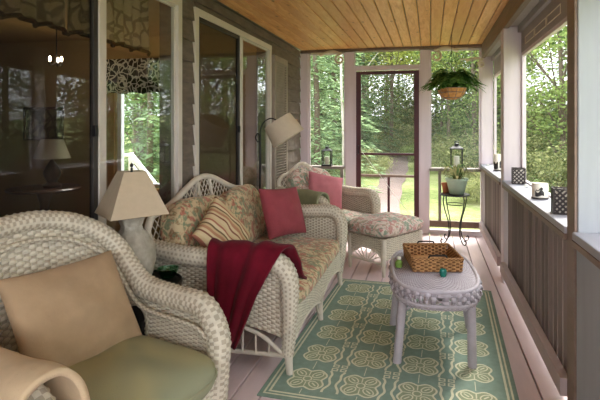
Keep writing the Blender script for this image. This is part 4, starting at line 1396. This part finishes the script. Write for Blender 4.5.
candle_jar('tall white candle jar with dark print on the rail cap beyond the middle post', (.70, 5.15, CZ), .046, .175, R(-115), [(-.9, .3, .12, .5), (.6, 1.5, .2, .62), (1.9, 2.6, .1, .4)])
candle_jar('squat white candle jar with a dark emblem on the rail cap of the nearer bay', (.69, 3.20, CZ), .049, .10, R(-105), [(-.55, .55, .22, .52), (-.4, .4, .58, .68)])


def lattice_holder(label, loc, w, h, rz):
    t = thing('lattice_candle_holder', label, 'candle holder', loc, rz)
    f = MB()
    for sx in (1, -1):
        for sy in (1, -1):
            f.span((sx * w / 2 - .004, sy * w / 2 - .004, 0), (sx * w / 2 + .004, sy * w / 2 + .004, h))
    for z in (.004, h - .004):
        for s in (1, -1):
            f.span((-w / 2, s * w / 2 - .004, z - .004), (w / 2, s * w / 2 + .004, z + .004)); f.span((s * w / 2 - .004, -w / 2, z - .004), (s * w / 2 + .004, w / 2, z + .004))
    n = 3
    for k in range(-n, n * 2):
        for d in (1, -1):
            c0 = k * w / n
            a, b = c0, c0 + d * h
            def clip(z):
                return c0 + d * z
            zs = [z for z in np.linspace(0, h, 40) if -0.0 <= clip(z) <= w]
            if len(zs) < 3: continue
            p, q = (clip(zs[0]) - w / 2, zs[0]), (clip(zs[-1]) - w / 2, zs[-1])
            for s in (1, -1):
                f.bar((p[0], s * w / 2, p[1]), (q[0], s * w / 2, q[1]), .005, .010)
                f.bar((s * w / 2, p[0], p[1]), (s * w / 2, q[0], q[1]), .005, .010)
    f.build('lattice_frame', MT['lattice_metal'], t, False)
    MB().span((-w / 2 + .006, -w / 2 + .006, .006), (w / 2 - .006, w / 2 - .006, h * .94)).build('frosted_glass', MT['candle'], t, False, .004)
    return t


lattice_holder('dark lattice candle holder in front of the middle white post', (.70, 4.0, CZ), .094, .128, R(-6))
lattice_holder('dark lattice candle holder beside the nearest post on the rail cap', (.685, 2.68, CZ), .085, .135, R(-6))
for (x, y, lab) in ((.72, 3.78, 'small clear glass tealight on the rail cap near the middle post'), (.74, 2.98, 'small clear glass tealight on the rail cap between jar and nearest post'), (.67, 5.75, 'small clear glass tealight on the rail cap by the far corner')):
    t = thing('tealight', lab, 'candle', (x, y, CZ))
    MB().lathe([(.020, 0), (.024, .004), (.026, .024), (.022, .024), (.019, .008), (0, .008)], 18).build('glass_cup', MT['clear_glass'], t)
    MB().lathe([(0, .008), (.016, .008), (.016, .018), (0, .018)], 14).build('candle', MT['candle'], t)

# ------------------------------------------------------------------ outdoors
def gz(x, y):
    r = np.clip((np.asarray(y, float) - 7) / 22, 0, 3)
    b = -.42 + .75 * r ** 1.25 + .05 * np.sin(np.asarray(x) * .9) * np.clip(r * 3, 0, 1) + .06 * np.sin(np.asarray(y) * .7 + np.asarray(x) * .4) * np.clip(r * 3, 0, 1)
    b = b + .035 * np.clip(np.asarray(x, float) - 3, 0, 30) * 1.2
    return b


u = np.linspace(-45, 40, 120); v = np.linspace(-20, 60, 110)
U, V = np.meshgrid(u, v, indexing='ij')
Pg = np.stack([U, V, gz(U, V)], -1)
structure(MB().gridf(Pg).build('ground', MT['grass'], sharp=0))
yy = np.linspace(6.6, 26, 60)
cx = np.interp(yy, [6.6, 9, 12, 17, 24, 26], [-.6, -.85, -1.05, -1.2, -1.45, -1.3])
w = np.interp(yy, [6.6, 10, 26], [.24, .30, .55])
uu = np.linspace(-1, 1, 7)
X = cx[:, None] + uu[None, :] * w[:, None] * (1 + .08 * np.sin(yy * 2.3))[:, None]
Y = np.repeat(yy[:, None], 7, 1)
structure(MB().gridf(np.stack([X, Y, gz(X, Y) + .03 + .02 * (1 - uu[None, :] ** 2)], -1)).build('path', MT['path'], sharp=0))


def quads(C, A, B):
    """leaf quads from centres and two half-axes, folded along the middle"""
    N = np.cross(A, B); N /= np.linalg.norm(N, axis=1)[:, None] + 1e-9
    V = np.stack([C - A, C - B * .9 + N * .12 * np.linalg.norm(B, axis=1)[:, None], C + A, C + B * .9 + N * .12 * np.linalg.norm(B, axis=1)[:, None]], 1)
    return V.reshape(-1, 3)


def leaf_mesh(name, V, mat, parent):
    me = bpy.data.meshes.new(name)
    n = len(V) // 4
    me.from_pydata(V.tolist(), [], [(4 * i, 4 * i + 1, 4 * i + 2, 4 * i + 3) for i in range(n)])
    me.materials.append(mat)
    o = bpy.data.objects.new(name, me); COL.objects.link(o); o.parent = parent
    return o


def rvec(n, rng):
    a = rng.normal(size=(n, 3)); return a / np.linalg.norm(a, axis=1)[:, None]


def conifer(mat, H, Rm, seed, z0=.4, sp=.21):
    rng = np.random.default_rng(seed)
    C = []; A = []; B = []
    h = z0
    while h < H:
        f = 1 - (h - z0) / (H - z0)
        rad = Rm * (f ** .8) * rng.uniform(.85, 1.1) + .1
        nb = int(7 + 5 * f)
        a0 = rng.uniform(0, 6.28)
        for k in range(nb):
            a = a0 + k * 2 * PI / nb + rng.normal() * .2
            l = rad * rng.uniform(.7, 1.1)
            d = np.array([math.cos(a), math.sin(a), 0]); s = np.array([-d[1], d[0], 0])
            ns = int(6 + l * 16)
            tt = np.sqrt(rng.uniform(.02, 1, ns))
            side = rng.uniform(-1, 1, ns) * (.08 + .22 * l * (1 - .6 * tt))
            z = h + .10 * l * tt - .32 * l * tt ** 2 + rng.normal(size=ns) * .03
            c = d[None] * (tt * l)[:, None] + s[None] * side[:, None]
            c[:, 2] = z
            C.append(c)
            dirv = d[None] * 1.0 + s[None] * (np.sign(side) * .8)[:, None] + np.array([0, 0, -.25])[None]
            dirv = dirv / np.linalg.norm(dirv, axis=1)[:, None] + rng.normal(size=(ns, 3)) * .15
            wd = np.cross(dirv, np.array([0, 0, 1.0])[None]) + rng.normal(size=(ns, 3)) * .25
            A.append(dirv * rng.uniform(.08, .16, ns)[:, None]); B.append(wd * rng.uniform(.022, .04, ns)[:, None])
        h += sp * rng.uniform(.8, 1.2)
    return quads(np.vstack(C), np.vstack(A), np.vstack(B))


def broad(H, Rm, seed, n=8000, z0=1.6, leaf=.06, clusters=70, flat=1.0):
    rng = np.random.default_rng(seed)
    c = rvec(clusters, rng) * (rng.uniform(.25, 1, clusters) ** .5)[:, None]
    c = c * np.array([Rm, Rm, (H - z0) / 2]) + np.array([0, 0, (H + z0) / 2])
    k = rng.integers(0, clusters, n)
    rr = Rm * .30
    P = c[k] + rng.normal(size=(n, 3)) * np.array([rr, rr, rr * .55 * flat]) * .6
    a = rvec(n, rng); b = np.cross(a, rvec(n, rng)); b /= np.linalg.norm(b, axis=1)[:, None]
    a[:, 2] *= .6
    sz = rng.uniform(.7, 1.3, n)[:, None] * leaf
    P[:, 2] = np.maximum(P[:, 2], .05)
    return quads(P, a * sz, b * sz * .6), c


def make_tree(name, label, cat, group, mat, V, bark, H, r, clusters=None, seed=0):
    t = thing(name, label, cat, (0, 0, 0), 0, group)
    leaf_mesh('crown', V, mat, t)
    f = MB()
    f.tube(crom([(0, 0, -.25), (.04, .02, H * .3), (-.05, .05, H * .6), (.02, 0, H * .97)], 16), np.linspace(r, r * .25, 16), 9)
    if clusters is not None:
        rs = random.Random(seed)
        for c in clusters[::3]:
            z = max(.3, c[2] - abs(c[0]) - abs(c[1]) * .6 - .2)
            f.tube(crom([(0, 0, min(z, H * .9)), (c[0] * .5, c[1] * .5, (z + c[2]) / 2 + .1), tuple(c)], 7), np.linspace(r * .35, r * .1, 7), 5)
    f.build('trunk', bark, t)
    return t


G1 = 'spruces and hemlocks in the woods'; G2 = 'leafy trees in the woods'; G3 = 'shrubs at the edge of the clearing'
protos = {}
protos['s1'] = make_tree('spruce_tree', 'feathery pale green spruce in the woods beyond the screens', 'tree', G1, MT['spruce'], conifer(MT['spruce'], 7.5, 1.7, 1), MT['bark'], 7.5, .10)
protos['s2'] = make_tree('hemlock_tree', 'darker green drooping conifer in the woods beyond the screens', 'tree', 'dark conifers in the woods', MT['hemlock'], conifer(MT['hemlock'], 9.5, 2.1, 2, .6, .26), MT['bark'], 9.5, .13)
V, cl = broad(9.5, 2.0, 3, 9000, 3.0, .062); protos['y'] = make_tree('leafy_tree', 'slender tree with sunny yellow-green leaves in the woods', 'tree', G2, MT['leaf_yellow'], V, MT['bark'], 9, .085, cl)
V, cl = broad(8.0, 2.2, 4, 9500, 1.4, .065); protos['m'] = make_tree('leafy_tree', 'mid green leafy tree in the woods beyond the screens', 'tree', 'mid green trees in the woods', MT['leaf_mid'], V, MT['bark'], 7.6, .10, cl)
V, cl = broad(1.25, .95, 5, 6000, .1, .036, 34); protos['b'] = make_tree('shrub', 'pale green shrub at the edge of the clearing', 'shrub', G3, MT['shrub'], V, MT['bark'], .9, .025, cl)
V, cl = broad(1.0, .8, 6, 5000, .08, .034, 30); protos['d'] = make_tree('shrub', 'deep green low shrub at the edge of the clearing', 'shrub', 'deep green shrubs at the edge of the clearing', MT['leaf_mid'], V, MT['bark'], .7, .025, cl)

spots = [
    # left bay and reflections
    ('s1', -2.75, 11.2, .95), ('s1', -4.3, 14.0, 1.1), ('s2', -3.6, 17.5, 1.0), ('y', -5.2, 18.5, 1.05), ('s1', -6.0, 12.5, 1.1), ('m', -7.5, 17.0, 1.1), ('m', -5.4, 23, 1.2), ('s2', -8.8, 22, 1.2),
    # through the door
    ('s1', -2.55, 16.2, .62), ('s2', -2.9, 20.5, .95), ('y', -1.8, 22.0, 1.1), ('y', -.6, 24.0, 1.15), ('m', -2.4, 26.5, 1.25), ('y', .6, 26.0, 1.2), ('s2', -.9, 29.5, 1.3), ('m', 1.2, 30, 1.3), ('y', -3.9, 30, 1.3), ('m', -6.4, 31, 1.4),
    # right bay
    ('m', 1.55, 17.5, .95), ('y', .75, 20.5, 1.0), ('s2', 2.0, 22.0, 1.05), ('y', 2.9, 18.5, 1.0), ('m', 3.4, 25, 1.2), ('y', 4.6, 29, 1.3),
    # right hand side
    ('m', 3.5, 13.6, .95), ('s2', 4.9, 15.5, .9), ('y', 5.8, 17.5, 1.0), ('m', 4.6, 10.2, .95), ('y', 6.4, 12.2, 1.0), ('s2', 7.6, 15.0, 1.1), ('m', 7.2, 8.0, 1.0), ('s1', 6.2, 9.0, .8), ('y', 8.6, 10.5, 1.1), ('m', 9.5, 19, 1.2), ('s2', 6.6, 21.5, 1.2), ('y', 8.2, 25, 1.3), ('m', 7.4, 4.0, 1.0), ('s1', 8.0, 1.0, 1.0), ('m', 9.6, -2.0, 1.1), ('y', 10.5, 5.5, 1.2),
    # past the house window
    ('s1', -7.0, 10.6, .95), ('m', -8.6, 12.4, 1.0), ('s1', -9.8, 14.5, 1.1), ('m', -6.4, 14.2, .9), ('y', -11, 17, 1.2),
]
for (x, y, s) in [(-9, 34, 1.3), (-5, 35, 1.2), (-2.2, 34, 1.3), (.4, 34.5, 1.2), (3.2, 33, 1.3), (6.2, 34, 1.3), (9.5, 31, 1.3), (12, 27, 1.2), (12.5, 21, 1.2), (12, 14, 1.1), (13, 9, 1.2), (13, 3, 1.2), (-12, 28, 1.2), (-14, 21, 1.2)]:
    spots.append(('s2' if (x * 3 + y) % 2 < 1 else 's1', x, y, s))
for k, (x, y, s) in enumerate([(-4.6, 27, 2.2), (-2.6, 28, 2.4), (-.4, 27.5, 2.2), (1.6, 27, 2.3), (3.2, 28, 2.4), (-1.4, 24.5, 1.7), (1.9, 23.6, 1.8), (4.6, 24, 2.2), (6.4, 27, 2.4), (-6.4, 26, 2.2), (2.0, 12.2, 1.0), (1.5, 14.6, 1.1), (2.5, 15.6, 1.3), (.9, 16.2, 1.0), (3.0, 11.0, 1.05), (3.5, 9.4, 1.0), (2.9, 13.2, 1.2), (4.3, 12.0, 1.3), (4.2, 7.8, 1.0), (5.0, 6.0, 1.2), (5.4, 3.6, 1.2), (-.5, 19.2, .8), (-3.2, 12.9, .9), (-1.9, 15.0, .7), (-2.3, 9.6, .7), (5.6, 9.6, 1.3), (1.0, 10.6, .55), (1.9, 9.8, .6), (-1.3, 20.5, .9), (.5, 18.4, .9), (5.2, 1.0, 1.1)]):
    spots.append(('b' if k % 3 else 'd', x, y, s))
used = set()
rs = random.Random(21)
for ti, (k, x, y, s) in enumerate(spots):
    o = protos[k] if k not in used else copy_tree(protos[k])
    used.add(k)
    o.location = (x, y, float(gz(x, y)) - .02)
    o.rotation_euler = (0, 0, rs.uniform(0, 6.28))
    q = s * rs.uniform(.94, 1.06)
    ra = x / y if y > 0 else 9
    if x < -6 and y < 18:
        where = 'seen through the house window glass'
    elif ra < -.165:
        where = 'beyond the screen bay left of the door'
    elif ra < -.005:
        where = 'seen through the screen door'
    elif ra < .105:
        where = 'beyond the screen bay right of the door'
    else:
        where = 'outside the openings along the right wall'
    far_ = 'farther back' if y > 19 else 'close by'
    kind = {'s1': 'feathery pale green spruce', 's2': 'dark green drooping conifer', 'y': 'slender yellow-green leafy tree', 'm': 'mid green leafy tree', 'b': 'pale green shrub', 'd': 'deep green low shrub'}[k]
    o['label'] = '%s %s, %s' % (kind, where, far_)
    o['group'] = '%ss %s, %s' % (kind, where, far_)
    if (x, y) == (-2.75, 11.2):
        o['label'] = 'pale spruce just left of the bare pale trunk, nearest the left screen bay'
    if (x, y) == (-2.55, 16.2):
        o['label'] = 'low layered spruce left of the gravel path, seen through the screen door'
    o.scale = (q, q, q)
# a pale bare trunk close to the left bay
t = thing('birch_trunk', 'pale bare tree trunk standing just left of the screen door', 'tree', (-1.93, 10.3, float(gz(-1.93, 10.3))))
MB().tube(crom([(0, 0, -.2), (.02, 0, 1.5), (-.03, 0, 3.2), (.02, .02, 7)], 20), np.linspace(.034, .022, 20), 10).build('trunk', MT['pale_bark'], t)
f = MB()
for (z, a, l) in ((2.6, .4, .9), (3.3, 2.5, 1.0), (4.2, 4.2, 1.1), (5.2, 1.2, .9)):
    f.tube(crom([(0, 0, z), (.5 * l * math.cos(a), .5 * l * math.sin(a), z + .35), (l * math.cos(a), l * math.sin(a), z + .9)], 8), np.linspace(.011, .005, 8), 6)
f.build('branches', MT['pale_bark'], t)

# ------------------------------------------------------------------ light, camera
w = bpy.data.worlds.new('overcast_sky'); SC.world = w
w.use_nodes = True
nt = w.node_tree
bg = nt.nodes['Background']
tc = nt.nodes.new('ShaderNodeTexCoord'); sp = nt.nodes.new('ShaderNodeSeparateXYZ'); cr = nt.nodes.new('ShaderNodeValToRGB')
nt.links.new(tc.outputs['Generated'], sp.inputs[0]); nt.links.new(sp.outputs[2], cr.inputs[0]); nt.links.new(cr.outputs[0], bg.inputs[0])
cr.color_ramp.elements[0].position = 0.0; cr.color_ramp.elements[0].color = (.95, .97, 1.0, 1)
cr.color_ramp.elements[1].position = 1.0; cr.color_ramp.elements[1].color = (.86, .93, 1.0, 1)
bg.inputs[1].default_value = 1.9

sun = bpy.data.lights.new('sun', 'SUN'); sun.energy = 4.0; sun.angle = R(25); sun.color = (1, .96, .88)
so = bpy.data.objects.new('sun', sun); COL.objects.link(so); so.rotation_euler = (R(-36), R(14), 0)

cam = bpy.data.cameras.new('camera'); co = bpy.data.objects.new('camera', cam); COL.objects.link(co)
FPX = 465.0
cam.sensor_fit = 'HORIZONTAL'; cam.sensor_width = 36.0
cam.lens = FPX / 600 * 36.0
cam.shift_x = (300 - 330) / 600
cam.shift_y = -(200 - 127) / 600
cam.clip_start = .02; cam.clip_end = 300
co.location = (0, 0, 1.35)
co.rotation_euler = (R(90), 0, math.atan(100 / FPX))
SC.camera = co
SC.view_settings.view_transform = 'Standard'
SC.view_settings.look = 'None'
SC.view_settings.exposure = 1.8
SC.view_settings.gamma = 1.0
SC.view_settings.use_curve_mapping = False
SC.cycles.max_bounces = 14
SC.cycles.diffuse_bounces = 6
SC.cycles.transparent_max_bounces = 24
SC.cycles.sample_clamp_indirect = 8
